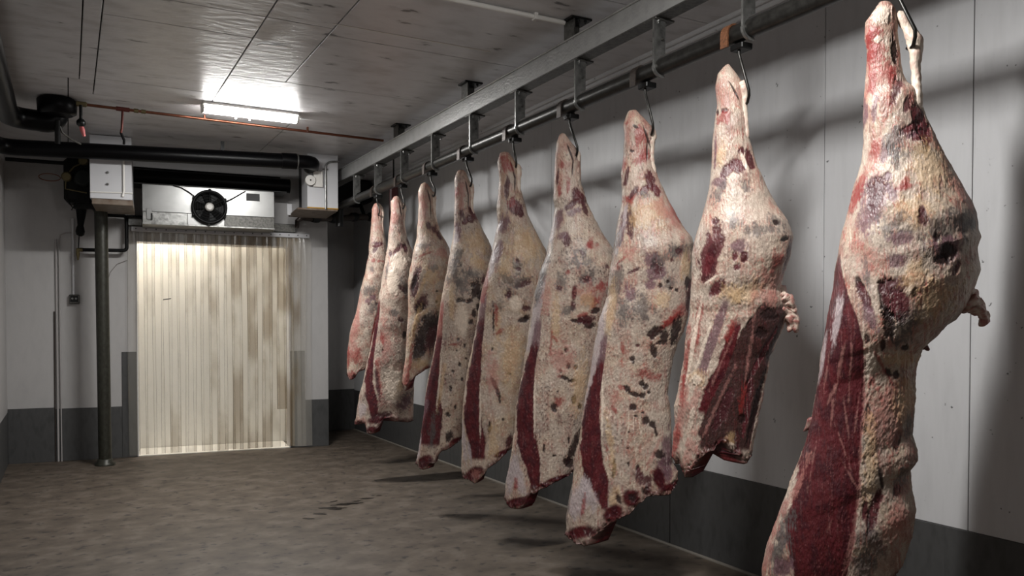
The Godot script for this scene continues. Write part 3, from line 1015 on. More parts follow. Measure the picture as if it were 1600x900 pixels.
func build_beef() -> void:
	var b: Beef
	var o: Node3D
	b = Beef.new()
	b.left = [Vector2(-.013, 2.372), Vector2(-.03, 2.369), Vector2(-.049, 2.338), Vector2(-.071, 2.309), Vector2(-.072, 2.257), Vector2(-.064, 2.224), Vector2(-.066, 2.181), Vector2(-.071, 2.118), Vector2(-.076, 2.065), Vector2(-.08, 2.006), Vector2(-.077, 1.903), Vector2(-.084, 1.84), Vector2(-.097, 1.78), Vector2(-.111, 1.712), Vector2(-.124, 1.666), Vector2(-.144, 1.573), Vector2(-.155, 1.502), Vector2(-.167, 1.424), Vector2(-.185, 1.327), Vector2(-.194, 1.259), Vector2(-.206, 1.153), Vector2(-.217, 1.06), Vector2(-.234, .97), Vector2(-.252, .889), Vector2(-.272, .825), Vector2(-.308, .724), Vector2(-.348, .613), Vector2(-.376, .521), Vector2(-.39, .43), Vector2(-.392, .334), Vector2(-.378, .209)]
	b.right = [Vector2(-.011, 2.372), Vector2(.007, 2.363), Vector2(.02, 2.34), Vector2(.028, 2.305), Vector2(.029, 2.267), Vector2(.035, 2.21), Vector2(.041, 2.157), Vector2(.047, 2.124), Vector2(.057, 2.096), Vector2(.087, 2.067), Vector2(.095, 2.042), Vector2(.101, 2.014), Vector2(.13, 1.93), Vector2(.156, 1.87), Vector2(.186, 1.805), Vector2(.216, 1.75), Vector2(.245, 1.694), Vector2(.262, 1.657), Vector2(.266, 1.601), Vector2(.275, 1.579), Vector2(.267, 1.546), Vector2(.268, 1.508), Vector2(.273, 1.475), Vector2(.262, 1.426), Vector2(.252, 1.389), Vector2(.237, 1.359), Vector2(.203, 1.315), Vector2(.175, 1.297), Vector2(.154, 1.265), Vector2(.111, 1.215), Vector2(.098, 1.179), Vector2(.091, 1.126), Vector2(.09, 1.052), Vector2(.089, 1.009), Vector2(.082, .937), Vector2(.096, .891), Vector2(.096, .851), Vector2(.077, .818), Vector2(.083, .771), Vector2(.095, .715), Vector2(.098, .685), Vector2(.089, .621), Vector2(.075, .557), Vector2(.061, .498), Vector2(.039, .467)]
	b.hem = [Vector2(-.378, .209), Vector2(-.285, .208), Vector2(-.159, .266), Vector2(-.069, .357), Vector2(-.01, .43), Vector2(.039, .467)]
	b.girth = [Vector3(0, .85, .8), Vector3(.06, .8, .8), Vector3(.14, .75, .8), Vector3(.3, .78, .8), Vector3(.42, .72, .7), Vector3(.52, .7, .6), Vector3(.7, .62, .5), Vector3(1, .5, .4)]
	b.band("meat", [Vector3(1.534, -.152, -.141), Vector3(1.486, -.17, -.134), Vector3(1.46, -.178, -.131), Vector3(1.393, -.185, -.114), Vector3(1.335, -.193, -.09), Vector3(1.273, -.203, -.074), Vector3(1.243, -.209, -.066), Vector3(1.17, -.216, -.062), Vector3(1.099, -.224, -.059), Vector3(1.027, -.238, -.061), Vector3(.953, -.252, -.066), Vector3(.873, -.264, -.069), Vector3(.821, -.271, -.07), Vector3(.771, -.277, -.072), Vector3(.704, -.286, -.077), Vector3(.602, -.314, -.085), Vector3(.541, -.297, -.096), Vector3(.473, -.275, -.106), Vector3(.371, -.266, -.119), Vector3(.273, -.255, -.134)])
	b.mark("purple", -.073, 2.005, .011, .052, -4)
	b.mark("purple", -.04, 2.001, .009, .043, -3)
	b.mark("blood", -.036, 2.202, .032, .056, 0)
	b.mark("blood", -.055, 2.192, .022, .024, 0)
	b.mark("blood", -.001, 2.15, .019, .043, 0)
	b.mark("blood", -.048, 2.243, .017, .026, 0)
	b.mark("white", -.022, 2.317, .03, .035, 0)
	b.mark("white", -.032, 2.235, .013, .011, 0)
	b.mark("black", .017, 2.196, .013, .048, 4)
	b.mark("dark", .022, 2.059, .015, .043, -8)
	b.mark("pink", -.016, 2.109, .03, .043, 0)
	b.mark("blood", -.05, 2.095, .013, .048, -5)
	b.mark("blood", .007, 2.093, .009, .056, -5)
	b.mark("blood", -.04, 1.867, .017, .039, -15)
	b.mark("muscle", .094, 1.95, .022, .065, 14)
	b.mark("muscle", .105, 1.918, .019, .06, 12)
	b.mark("muscle", .068, 1.931, .043, .015, 32)
	b.mark("muscle", .09, 1.906, .03, .022, 30)
	b.mark("purple", .064, 1.903, .03, .013, 30)
	b.mark("dark", .056, 2.015, .011, .035, -14)
	b.mark("purple", -.01, 1.844, .015, .037, -12)
	b.mark("purple", -.001, 1.774, .015, .015, 0)
	b.mark("purple", -.042, 1.688, .041, .108, -14)
	b.mark("dark", -.035, 1.721, .026, .056, -12)
	b.mark("purple", .01, 1.72, .015, .035, 20)
	b.mark("gray", .024, 1.9, .035, .03, 0)
	b.mark("gray", .052, 1.844, .048, .022, 0)
	b.mark("gray", .024, 1.836, .022, .035, 0)
	b.mark("yellow", .125, 1.793, .056, .078, 20)
	b.mark("yellow", .071, 1.653, .065, .043, 0)
	b.mark("blood", .061, 1.737, .026, .009, 10)
	b.mark("blood", .054, 1.75, .009, .015, 0)
	b.mark("blood", -.084, 1.757, .013, .065, -16)
	b.mark("blood", -.101, 1.695, .011, .048, -14)
	b.mark("pink", .208, 1.726, .017, .086, 26)
	b.mark("dark", .103, 1.628, .015, .028, 10)
	b.mark("dark", .098, 1.652, .009, .022, 0)
	b.mark("gray", .161, 1.586, .048, .048, 0)
	b.mark("purple", .167, 1.541, .043, .039, 0)
	b.mark("black", .172, 1.527, .024, .022, 20)
	b.mark("black", .153, 1.499, .022, .019, -20)
	b.mark("black", .145, 1.567, .009, .017, 0)
	b.mark("dark", .196, 1.47, .009, .026, -20)
	b.mark("gray", .228, 1.622, .043, .039, 0)
	b.mark("gray", .24, 1.612, .015, .015, 0)
	b.mark("purple", .035, 1.571, .03, .026, 0)
	b.mark("purple", .032, 1.498, .03, .022, 0)
	b.mark("gray", .017, 1.616, .043, .03, 0)
	b.mark("pink", -.063, 1.509, .03, .048, 0)
	b.mark("black", -.077, 1.421, .011, .03, 20)
	b.mark("muscle", -.063, 1.383, .015, .052, 22)
	b.mark("purple", -.049, 1.33, .019, .048, 20)
	b.mark("gray", -.066, 1.495, .013, .026, 0)
	b.mark("gray", -.056, 1.437, .009, .03, 10)
	b.mark("black", -.005, 1.374, .015, .069, 14)
	b.mark("muscle", .019, 1.384, .03, .073, 16)
	b.mark("muscle", .041, 1.357, .03, .056, 10)
	b.mark("black", .009, 1.303, .017, .056, 8)
	b.mark("dark", .024, 1.424, .048, .026, 0)
	b.mark("black", .082, 1.399, .009, .017, -10)
	b.mark("gray", .073, 1.313, .065, .03, 55)
	b.mark("gray", .059, 1.272, .052, .022, 50)
	b.mark("yellow", .082, 1.453, .035, .048, -10)
	b.mark("yellow", .137, 1.373, .043, .073, -30)
	b.mark("black", -.009, 1.229, .009, .022, -4)
	b.mark("black", .008, 1.144, .011, .019, 20)
	b.mark("black", .031, 1.137, .009, .015, 0)
	b.mark("black", -.055, 1.251, .009, .019, 0)
	b.mark("black", .056, 1.225, .013, .009, 0)
	b.mark("yellow", .046, 1.185, .048, .022, 0)
	b.mark("white", -.045, 1.164, .017, .06, -4)
	b.mark("blood", -.003, 1.152, .005, .069, 26)
	b.mark("blood", -.04, 1.116, .011, .022, -20)
	b.mark("blood", -.014, 1.095, .017, .009, 40)
	b.mark("black", -.051, 1.011, .009, .03, -8)
	b.mark("black", -.06, .96, .009, .017, 0)
	b.mark("black", .037, .919, .011, .035, -12)
	b.mark("pink", .002, 1.002, .052, .099, 0)
	b.mark("yellow", .055, 1.044, .026, .065, 0)
	b.mark("gray", .071, .969, .015, .039, 0)
	b.mark("yellow", -.046, .855, .019, .13, 0)
	b.mark("black", -.009, .803, .006, .043, 8)
	b.mark("muscle", -.014, .736, .013, .03, -4)
	b.mark("muscle", -.029, .686, .017, .065, -12)
	b.mark("muscle", -.057, .688, .009, .035, -6)
	b.mark("dark", -.044, .658, .013, .03, 0)
	b.mark("gray", .044, .776, .017, .043, -12)
	b.mark("dark", .039, .756, .013, .022, -12)
	b.mark("gray", -.032, .584, .035, .052, 0)
	b.mark("gray", -.054, .519, .03, .043, 0)
	b.mark("pink", .036, .67, .039, .086, 0)
	b.mark("gray", -.318, .577, .026, .086, -18)
	b.mark("gray", -.332, .499, .035, .086, -10)
	b.mark("purple", -.316, .469, .03, .043, -20)
	b.mark("thread", -.138, 1.154, .005, .073, -10)
	b.mark("thread", -.158, 1.075, .005, .043, -24)
	b.mark("thread", -.161, 1.004, .004, .048, -4)
	b.mark("thread", -.106, 1.124, .003, .086, -3)
	b.mark("thread", -.117, .997, .003, .065, 8)
	b.mark("thread", -.082, 1.02, .003, .065, -6)
	b.mark("thread", -.183, 1.12, .003, .065, -8)
	b.mark("thread", -.123, .891, .003, .056, 20)
	b.mark("thread", -.22, .838, .003, .073, -8)
	b.mark("thread", -.099, .799, .003, .043, 30)
	b.mark("thread", -.162, .636, .003, .022, -20)
	b.mark("thread", -.062, 1.125, .004, .13, -1)
	b.mark("thread", -.071, .895, .005, .108, -2)
	b.mark("thread", -.082, .686, .006, .13, -7)
	b.mark("thread", -.1, .558, .008, .086, -10)
	b.mark("pink", -.274, .744, .011, .097, -22)
	b.mark("pink", -.357, .533, .011, .108, -14)
	b.mark("silver", -.15, 1.314, .013, .086, -8)
	b.mark("silver", -.196, 1.183, .009, .073, -8)
	b.style = {"pink": 0.62, "gray": 0.4, "yellow": 0.45, "speck": 0.4, "red": 0.6}
	o = beef_side(b, 156, 560, 230, 40, "largest beef side with a broad deep red loin and a gap beside its shank tendon", Vector3(2.4, 0, -1.8), -.927)
	flesh("tendon", o, 9, 1.0, [Vector4(.028, 2.33, 0, .022), Vector4(.053, 2.276, 0, .017), Vector4(.074, 2.231, 0, .024), Vector4(.08, 2.197, 0, .022), Vector4(.081, 2.141, 0, .015), Vector4(.083, 2.089, 0, .015), Vector4(.085, 2.042, .021, .017), Vector4(.091, 1.989, .021, .013)])
	flesh("fat_flap", o, 49, 0.9, [Vector4(.205, 1.4, 0, .048), Vector4(.238, 1.375, 0, .037), Vector4(.264, 1.354, 0, .024), Vector4(.282, 1.334, 0, .017), Vector4(.284, 1.313, 0, .014), Vector4(.271, 1.293, 0, .009)])
	flesh("fat_flap", o, 49, 0.9, [Vector4(.278, 1.338, 0, .015), Vector4(.289, 1.321, 0, .011), Vector4(.291, 1.309, 0, .009)])
	flesh("meat_scrap", o, 49, 0.2, [Vector4(.115, 1.23, 0, .011), Vector4(.122, 1.219, 0, .01), Vector4(.121, 1.213, 0, .006)])
	flesh("meat_scrap", o, 49, 0.3, [Vector4(-.227, .977, 0, .015), Vector4(-.244, .941, 0, .009), Vector4(-.258, .927, 0, .004)])
	b = Beef.new()
	b.left = [Vector2(-.016, 2.366), Vector2(-.024, 2.361), Vector2(-.039, 2.347), Vector2(-.054, 2.327), Vector2(-.062, 2.27), Vector2(-.054, 2.197), Vector2(-.068, 2.124), Vector2(-.076, 2.041), Vector2(-.078, 1.957), Vector2(-.088, 1.862), Vector2(-.108, 1.779), Vector2(-.133, 1.684), Vector2(-.153, 1.589), Vector2(-.158, 1.493), Vector2(-.161, 1.451), Vector2(-.165, 1.344), Vector2(-.175, 1.264), Vector2(-.188, 1.167), Vector2(-.196, 1.108), Vector2(-.203, 1.06), Vector2(-.214, 1.003), Vector2(-.227, .957), Vector2(-.224, .879), Vector2(-.234, .827), Vector2(-.232, .757), Vector2(-.218, .711)]
	b.right = [Vector2(-.014, 2.366), Vector2(-.004, 2.355), Vector2(.027, 2.316), Vector2(.06, 2.261), Vector2(.063, 2.22), Vector2(.061, 2.147), Vector2(.069, 2.074), Vector2(.089, 2.011), Vector2(.105, 1.937), Vector2(.145, 1.852), Vector2(.185, 1.778), Vector2(.225, 1.715), Vector2(.243, 1.653), Vector2(.236, 1.57), Vector2(.212, 1.498), Vector2(.2, 1.462), Vector2(.197, 1.441), Vector2(.213, 1.395), Vector2(.218, 1.343), Vector2(.208, 1.291), Vector2(.199, 1.254), Vector2(.179, 1.202), Vector2(.16, 1.171), Vector2(.158, 1.129), Vector2(.141, 1.061), Vector2(.126, .971), Vector2(.111, .895), Vector2(.094, .815), Vector2(.087, .759)]
	b.hem = [Vector2(-.218, .711), Vector2(-.207, .731), Vector2(-.191, .705), Vector2(-.179, .662), Vector2(-.165, .692), Vector2(-.144, .701), Vector2(-.128, .734), Vector2(-.113, .748), Vector2(-.087, .773), Vector2(-.061, .78), Vector2(-.051, .802), Vector2(-.03, .813), Vector2(-.01, .811), Vector2(.006, .777), Vector2(.026, .775), Vector2(.049, .758), Vector2(.06, .726), Vector2(.072, .732), Vector2(.087, .759)]
	b.girth = [Vector3(0, .85, .8), Vector3(.08, .75, .8), Vector3(.2, .72, .8), Vector3(.4, .75, .8), Vector3(.55, .65, .6), Vector3(.62, .5, .5), Vector3(1, .32, .32)]
	b.band("cavity", [Vector3(1.383, .12, .206), Vector3(1.329, .086, .212), Vector3(1.265, .038, .195), Vector3(1.187, .003, .166), Vector3(1.109, -.031, .144), Vector3(1.031, -.066, .125), Vector3(.951, -.101, .113), Vector3(.872, -.122, .093), Vector3(.798, -.116, .081)])
	b.band("meat", [Vector3(1.304, .008, .047), Vector3(1.214, -.027, .023), Vector3(1.109, -.064, -.014), Vector3(1.03, -.102, -.051), Vector3(.95, -.127, -.089)])
	b.band("purple", [Vector3(1.393, -.033, -.003), Vector3(1.317, -.062, -.022), Vector3(1.213, -.098, -.057), Vector3(1.108, -.128, -.092)])
	b.mark("crease", .012, 2.242, .004, .045, 28)
	b.mark("black", -.028, 2.166, .013, .009, 0)
	b.mark("black", -.053, 2.165, .005, .013, 0)
	b.mark("blood", -.032, 2.138, .024, .024, 0)
	b.mark("blood", .043, 2.087, .004, .037, 4)
	b.mark("yellow", -.037, 1.996, .019, .048, -10)
	b.mark("purple", -.062, 1.996, .005, .069, -3)
	b.mark("muscle", .024, 1.939, .032, .037, 30)
	b.mark("muscle", -.016, 1.92, .04, .021, 48)
	b.mark("purple", -.043, 1.873, .024, .024, 40)
	b.mark("muscle", .041, 1.996, .013, .019, 0)
	b.mark("muscle", .076, 1.961, .016, .043, 14)
	b.mark("white", .048, 1.96, .008, .037, 20)
	b.mark("gray", .061, 1.85, .019, .019, 0)
	b.mark("gray", -.045, 1.833, .021, .037, -20)
	b.mark("gray", .166, 1.707, .024, .024, 0)
	b.mark("black", .171, 1.699, .013, .013, 0)
	b.mark("black", .206, 1.635, .016, .009, 24)
	b.mark("gray", .117, 1.668, .069, .021, 8)
	b.mark("gray", .015, 1.709, .027, .032, 0)
	b.mark("muscle", -.076, 1.583, .04, .122, -12)
	b.mark("dark", -.064, 1.714, .013, .013, 0)
	b.mark("meat", -.083, 1.548, .021, .069, -12)
	b.mark("purple", .03, 1.609, .029, .029, 0)
	b.mark("muscle", .016, 1.567, .013, .019, 0)
	b.mark("muscle", .052, 1.563, .016, .021, -20)
	b.mark("muscle", .026, 1.527, .016, .013, 30)
	b.mark("muscle", -.055, 1.443, .043, .024, 44)
	b.mark("white", -.071, 1.481, .037, .005, 30)
	b.mark("blood", .177, 1.549, .021, .037, -24)
	b.mark("blood", .163, 1.519, .016, .016, 0)
	b.mark("dark", .22, 1.566, .011, .069, -12)
	b.mark("pink", .156, 1.469, .048, .053, 0)
	b.mark("yellow", .012, 1.424, .043, .032, 0)
	b.mark("yellow", .066, 1.431, .059, .043, 30)
	b.mark("pink", .132, 1.405, .043, .037, 0)
	b.mark("blood", .003, 1.286, .016, .048, -22)
	b.mark("blood", -.129, 1.291, .011, .091, -6)
	b.mark("blood", -.176, 1.158, .013, .117, -6)
	b.mark("pink", -.195, .946, .021, .16, -8)
	b.mark("blood", -.18, 1.052, .011, .091, -8)
	b.mark("blood", -.216, .81, .013, .064, -5)
	b.mark("white", -.147, 1.212, .008, .186, -10)
	b.mark("white", -.103, 1.213, .005, .107, -18)
	b.mark("yellow", -.128, 1.076, .032, .032, 0)
	b.mark("white", -.133, 1.07, .021, .021, 0)
	b.mark("pink", -.145, .949, .019, .085, -10)
	b.mark("white", -.153, .908, .011, .053, -10)
	b.mark("pink", -.16, .775, .019, .069, -8)
	b.mark("thread", -.027, 1.161, .005, .117, -22)
	b.mark("thread", -.046, .979, .006, .133, -24)
	b.mark("thread", -.076, .899, .004, .091, -26)
	b.mark("thread", .087, 1.265, .005, .107, -6)
	b.mark("thread", .068, 1.136, .004, .096, -6)
	b.mark("black", .153, 1.337, .037, .024, -20)
	b.mark("black", .121, 1.265, .027, .021, 0)
	b.mark("muscle", .118, 1.162, .011, .122, -26)
	b.mark("muscle", .079, 1.058, .013, .043, -10)
	b.mark("muscle", .07, .954, .013, .133, -8)
	b.mark("blood", .05, .98, .013, .064, -8)
	b.mark("black", .05, .914, .016, .021, 0)
	b.mark("black", .1, .953, .011, .133, -14)
	b.mark("thread", .124, .95, .007, .186, -12)
	b.mark("yellow", .008, .827, .027, .027, 0)
	b.mark("white", .003, .8, .024, .016, 0)
	b.mark("dark", .031, .822, .011, .053, -4)
	b.mark("thread", .15, 1.082, .005, .08, -16)
	b.mark("dark", -.025, .953, .021, .107, -22)
	b.style = {"pink": 0.32, "gray": 0.2, "yellow": 0.25, "speck": 0.3, "red": 0.5}
	o = beef_side(b, 139, 420, 150, 30, "creamy white beef side opened at the bottom to show dark red ribs", Vector3(2.4, 0, -2.53), -.759)
	flesh("tendon", o, 8, 1.0, [Vector4(.032, 2.283, .021, .019), Vector4(.045, 2.262, .021, .021), Vector4(.05, 2.226, .02, .017), Vector4(.05, 2.174, .019, .013), Vector4(.056, 2.109, .019, .013), Vector4(.063, 2.049, .021, .011)])
	flesh("fat_flap", o, 48, 0.9, [Vector4(.123, 1.442, 0, .048), Vector4(.163, 1.421, 0, .045), Vector4(.203, 1.4, 0, .037), Vector4(.23, 1.374, 0, .027), Vector4(.255, 1.337, 0, .016)])
	flesh("fat_flap", o, 48, 0.9, [Vector4(.178, 1.358, 0, .029), Vector4(.213, 1.348, 0, .027), Vector4(.248, 1.327, 0, .019), Vector4(.255, 1.291, 0, .015), Vector4(.258, 1.265, 0, .009)])
	flesh("fat_flap", o, 48, 0.9, [Vector4(.108, 1.385, 0, .04), Vector4(.153, 1.379, 0, .04), Vector4(.193, 1.364, 0, .035), Vector4(.225, 1.332, 0, .024), Vector4(.238, 1.296, 0, .016), Vector4(.228, 1.267, 0, .008)])
	b = Beef.new()
	b.left = [Vector2(-.027, 2.322), Vector2(-.042, 2.32), Vector2(-.055, 2.314), Vector2(-.064, 2.29), Vector2(-.074, 2.251), Vector2(-.069, 2.196), Vector2(-.074, 2.102), Vector2(-.084, 2.02), Vector2(-.081, 1.938), Vector2(-.083, 1.871), Vector2(-.1, 1.795), Vector2(-.113, 1.709), Vector2(-.126, 1.633), Vector2(-.14, 1.538), Vector2(-.149, 1.431), Vector2(-.174, 1.375), Vector2(-.195, 1.308), Vector2(-.204, 1.246), Vector2(-.225, 1.104), Vector2(-.25, .967), Vector2(-.274, .836), Vector2(-.289, .73), Vector2(-.302, .67), Vector2(-.317, .545), Vector2(-.333, .447), Vector2(-.343, .362), Vector2(-.345, .278)]
	b.right = [Vector2(-.024, 2.322), Vector2(-.012, 2.32), Vector2(.02, 2.281), Vector2(.06, 2.234), Vector2(.075, 2.203), Vector2(.069, 2.152), Vector2(.067, 2.083), Vector2(.081, 2.028), Vector2(.106, 1.96), Vector2(.141, 1.887), Vector2(.181, 1.811), Vector2(.214, 1.75), Vector2(.244, 1.71), Vector2(.253, 1.682), Vector2(.245, 1.601), Vector2(.242, 1.522), Vector2(.242, 1.429), Vector2(.233, 1.347), Vector2(.214, 1.265), Vector2(.187, 1.21), Vector2(.163, 1.137), Vector2(.152, 1.058), Vector2(.14, .972), Vector2(.153, .88), Vector2(.159, .795), Vector2(.162, .675), Vector2(.187, .609), Vector2(.19, .557)]
	b.hem = [Vector2(-.345, .278), Vector2(-.317, .26), Vector2(-.289, .248), Vector2(-.254, .24), Vector2(-.229, .257), Vector2(-.217, .283), Vector2(-.174, .322), Vector2(-.131, .361), Vector2(-.1, .374), Vector2(-.07, .394), Vector2(-.039, .407), Vector2(-.021, .427), Vector2(.003, .458), Vector2(.021, .465), Vector2(.04, .491), Vector2(.085, .498), Vector2(.124, .493), Vector2(.157, .497), Vector2(.184, .538), Vector2(.19, .557)]
	b.girth = [Vector3(0, .85, .8), Vector3(.08, .75, .8), Vector3(.2, .72, .8), Vector3(.35, .78, .8), Vector3(.5, .6, .6), Vector3(.6, .48, .45), Vector3(1, .4, .35)]
	b.band("silver", [Vector3(1.381, -.17, -.144), Vector3(1.246, -.204, -.161), Vector3(1.136, -.218, -.173), Vector3(1.044, -.233, -.198), Vector3(.952, -.248, -.222), Vector3(.828, -.269, -.253)])
	b.band("purple", [Vector3(1.247, -.167, -.143), Vector3(1.137, -.189, -.155), Vector3(1.046, -.207, -.17)])
	b.band("meat", [Vector3(1.119, -.192, -.158), Vector3(1.046, -.217, -.17), Vector3(.966, -.238, -.178), Vector3(.861, -.263, -.181), Vector3(.721, -.281, -.171), Vector3(.644, -.273, -.162), Vector3(.577, -.257, -.137), Vector3(.503, -.213, -.137), Vector3(.438, -.176, -.14)])
	b.mark("blood", .009, 2.184, .025, .049, 14)
	b.mark("blood", .004, 2.071, .04, .019, 30)
	b.mark("blood", .021, 2.107, .019, .031, -20)
	b.mark("black", -.018, 2.23, .015, .008, -36)
	b.mark("black", -.032, 2.115, .012, .006, 0)
	b.mark("blood", -.057, 2.258, .008, .022, -4)
	b.mark("blood", -.074, 2.055, .009, .037, -2)
	b.mark("crease", .033, 2.184, .005, .049, 18)
	b.mark("crease", .036, 2.114, .004, .049, 0)
	b.mark("blood", -.026, 1.904, .037, .019, 50)
	b.mark("dark", -.059, 1.999, .009, .049, -8)
	b.mark("muscle", .054, 1.967, .022, .062, 14)
	b.mark("muscle", .081, 1.924, .019, .037, 20)
	b.mark("muscle", .028, 1.929, .031, .019, 50)
	b.mark("blood", -.046, 1.882, .025, .025, 0)
	b.mark("dark", -.026, 1.92, .037, .012, 55)
	b.mark("gray", .028, 1.902, .037, .019, 0)
	b.mark("dark", -.046, 1.783, .019, .086, 6)
	b.mark("purple", -.079, 1.752, .019, .08, -10)
	b.mark("silver", -.067, 1.807, .009, .062, -8)
	b.mark("gray", -.106, 1.682, .015, .068, -12)
	b.mark("yellow", .04, 1.809, .074, .068, 0)
	b.mark("pink", .176, 1.782, .031, .068, 30)
	b.mark("blood", .171, 1.815, .012, .049, 34)
	b.mark("pink", .122, 1.841, .043, .062, 30)
	b.mark("purple", .063, 1.59, .037, .037, 30)
	b.mark("purple", .081, 1.543, .04, .037, 0)
	b.mark("dark", .084, 1.56, .022, .031, 20)
	b.mark("gray", .104, 1.598, .049, .025, 40)
	b.mark("gray", .186, 1.64, .037, .028, 0)
	b.mark("dark", .186, 1.637, .019, .015, 0)
	b.mark("purple", .055, 1.481, .025, .025, 0)
	b.mark("black", .099, 1.478, .009, .012, 0)
	b.mark("gray", .14, 1.49, .028, .025, 0)
	b.mark("black", .131, 1.496, .009, .008, 0)
	b.mark("black", .149, 1.467, .009, .008, 0)
	b.mark("black", .175, 1.458, .008, .009, 0)
	b.mark("dark", .148, 1.596, .006, .009, 0)
	b.mark("blood", -.075, 1.603, .043, .007, 38)
	b.mark("blood", -.096, 1.565, .015, .019, 38)
	b.mark("dark", -.024, 1.547, .034, .008, 24)
	b.mark("purple", -.038, 1.444, .028, .043, 24)
	b.mark("gray", -.065, 1.355, .031, .049, 0)
	b.mark("gray", .018, 1.384, .043, .062, 0)
	b.mark("gray", -.095, 1.499, .025, .08, -8)
	b.mark("yellow", -.128, 1.365, .019, .111, -6)
	b.mark("yellow", .217, 1.557, .022, .068, 0)
	b.mark("blood", .182, 1.355, .049, .025, 34)
	b.mark("blood", .153, 1.319, .043, .019, 34)
	b.mark("blood", .124, 1.295, .056, .012, 34)
	b.mark("black", .224, 1.492, .015, .037, 0)
	b.mark("dark", .231, 1.433, .012, .068, -4)
	b.mark("yellow", .108, 1.414, .037, .031, 0)
	b.mark("pink", -.039, 1.616, .031, .031, 40)
	b.mark("black", .071, 1.26, .04, .022, 26)
	b.mark("black", .124, 1.242, .022, .04, -14)
	b.mark("black", .175, 1.272, .025, .062, -18)
	b.mark("black", .095, 1.212, .015, .012, 0)
	b.mark("black", .069, 1.173, .022, .031, 0)
	b.mark("black", -.029, 1.137, .015, .015, -20)
	b.mark("black", -.023, 1.122, .006, .009, 0)
	b.mark("blood", .06, 1.055, .043, .025, -22)
	b.mark("black", .013, 1.019, .015, .015, 0)
	b.mark("black", .031, 1.007, .015, .012, 0)
	b.mark("black", -.052, .995, .022, .012, -40)
	b.mark("black", -.022, .971, .031, .011, -16)
	b.mark("black", .019, .965, .015, .015, 0)
	b.mark("black", -.022, .911, .019, .015, 0)
	b.mark("black", .037, .846, .022, .019, -20)
	b.mark("black", .067, .827, .015, .019, 0)
	b.mark("black", .085, .791, .009, .025, 10)
	b.mark("black", -.01, .869, .008, .006, 0)
	b.mark("black", -.042, .794, .006, .006, 0)
	b.mark("black", .049, .98, .009, .009, 0)
	b.mark("black", .02, .885, .006, .006, 0)
	b.mark("dark", -.005, 1.2, .012, .012, 0)
	b.mark("blood", -.073, 1.187, .011, .031, 18)
	b.mark("blood", -.082, 1.004, .012, .015, 0)
	b.mark("pink", -.106, .943, .025, .031, 0)
	b.mark("blood", -.114, .898, .019, .007, -46)
	b.mark("blood", -.147, .716, .009, .025, 10)
	b.mark("black", -.048, .719, .006, .006, 0)
	b.mark("black", -.075, .754, .005, .005, 0)
	b.mark("black", -.045, .644, .006, .012, 0)
	b.mark("black", -.113, .612, .009, .037, -8)
	b.mark("black", -.11, .651, .006, .019, 0)
	b.mark("black", -.003, .63, .006, .015, -20)
	b.mark("silver", -.281, .457, .043, .099, -20)
	b.mark("silver", -.237, .492, .037, .08, 24)
	b.mark("gray", -.329, .479, .012, .123, -6)
	b.mark("blood", -.256, .436, .009, .043, -8)
	b.mark("yellow", -.11, .483, .025, .056, 0)
	b.mark("meat", -.274, .306, .062, .031, 22)
	b.mark("dark", -.23, .311, .037, .025, 24)
	b.mark("meat", -.116, .41, .056, .037, 36)
	b.mark("black", -.092, .478, .012, .031, 20)
	b.mark("meat", -.032, .485, .043, .043, 20)
	b.mark("black", -.026, .489, .019, .022, -20)
	b.mark("dark", .009, .585, .019, .037, 0)
	b.mark("purple", .134, .68, .028, .105, -6)
	b.mark("purple", .127, .598, .049, .062, 0)
	b.mark("black", .098, .688, .025, .019, -10)
	b.mark("dark", .044, .564, .025, .031, 0)
	b.mark("meat", .098, .576, .028, .056, 20)
	b.mark("black", .033, .516, .019, .019, 0)
	b.mark("meat", .143, .531, .043, .019, 0)
	b.mark("dark", .176, .545, .019, .015, 0)
	b.mark("pink", .074, .701, .009, .068, -26)
	b.mark("white", -.169, .896, .006, .154, 0)
	b.mark("yellow", -.126, .717, .015, .123, 8)
	b.style = {"pink": 0.4, "gray": 0.4, "yellow": 0.45, "speck": 0.55, "red": 0.45}
	o = beef_side(b, 122, 400, 120, 26, "beef side with a red-streaked hock, row of black holes and dangling dark bottom flap", Vector3(2.4, 0, -3.145), -.652)
	flesh("tendon", o, 7, 1.0, [Vector4(.045, 2.218, .021, .019), Vector4(.057, 2.196, .021, .022), Vector4(.054, 2.16, .021, .019), Vector4(.054, 2.106, .021, .015), Vector4(.06, 2.052, .021, .014), Vector4(.073, 2.009, .021, .012)])
	b = Beef.new()
	b.left = [Vector2(-.034, 2.338), Vector2(-.041, 2.337), Vector2(-.051, 2.328), Vector2(-.068, 2.287), Vector2(-.072, 2.193), Vector2(-.079, 2.065), Vector2(-.082, 1.975), Vector2(-.072, 1.926), Vector2(-.096, 1.811), Vector2(-.12, 1.683), Vector2(-.155, 1.568), Vector2(-.183, 1.463), Vector2(-.2, 1.358), Vector2(-.225, 1.207), Vector2(-.256, .992), Vector2(-.288, .83), Vector2(-.295, .717), Vector2(-.313, .59), Vector2(-.338, .441), Vector2(-.345, .323)]
	b.right = [Vector2(-.027, 2.338), Vector2(-.016, 2.336), Vector2(.018, 2.285), Vector2(.053, 2.243), Vector2(.067, 2.216), Vector2(.067, 2.133), Vector2(.071, 2.063), Vector2(.102, 1.959), Vector2(.147, 1.868), Vector2(.193, 1.785), Vector2(.241, 1.712), Vector2(.255, 1.635), Vector2(.249, 1.496), Vector2(.225, 1.392), Vector2(.197, 1.288), Vector2(.163, 1.148), Vector2(.122, .973), Vector2(.087, .798), Vector2(.067, .622), Vector2(.053, .516)]
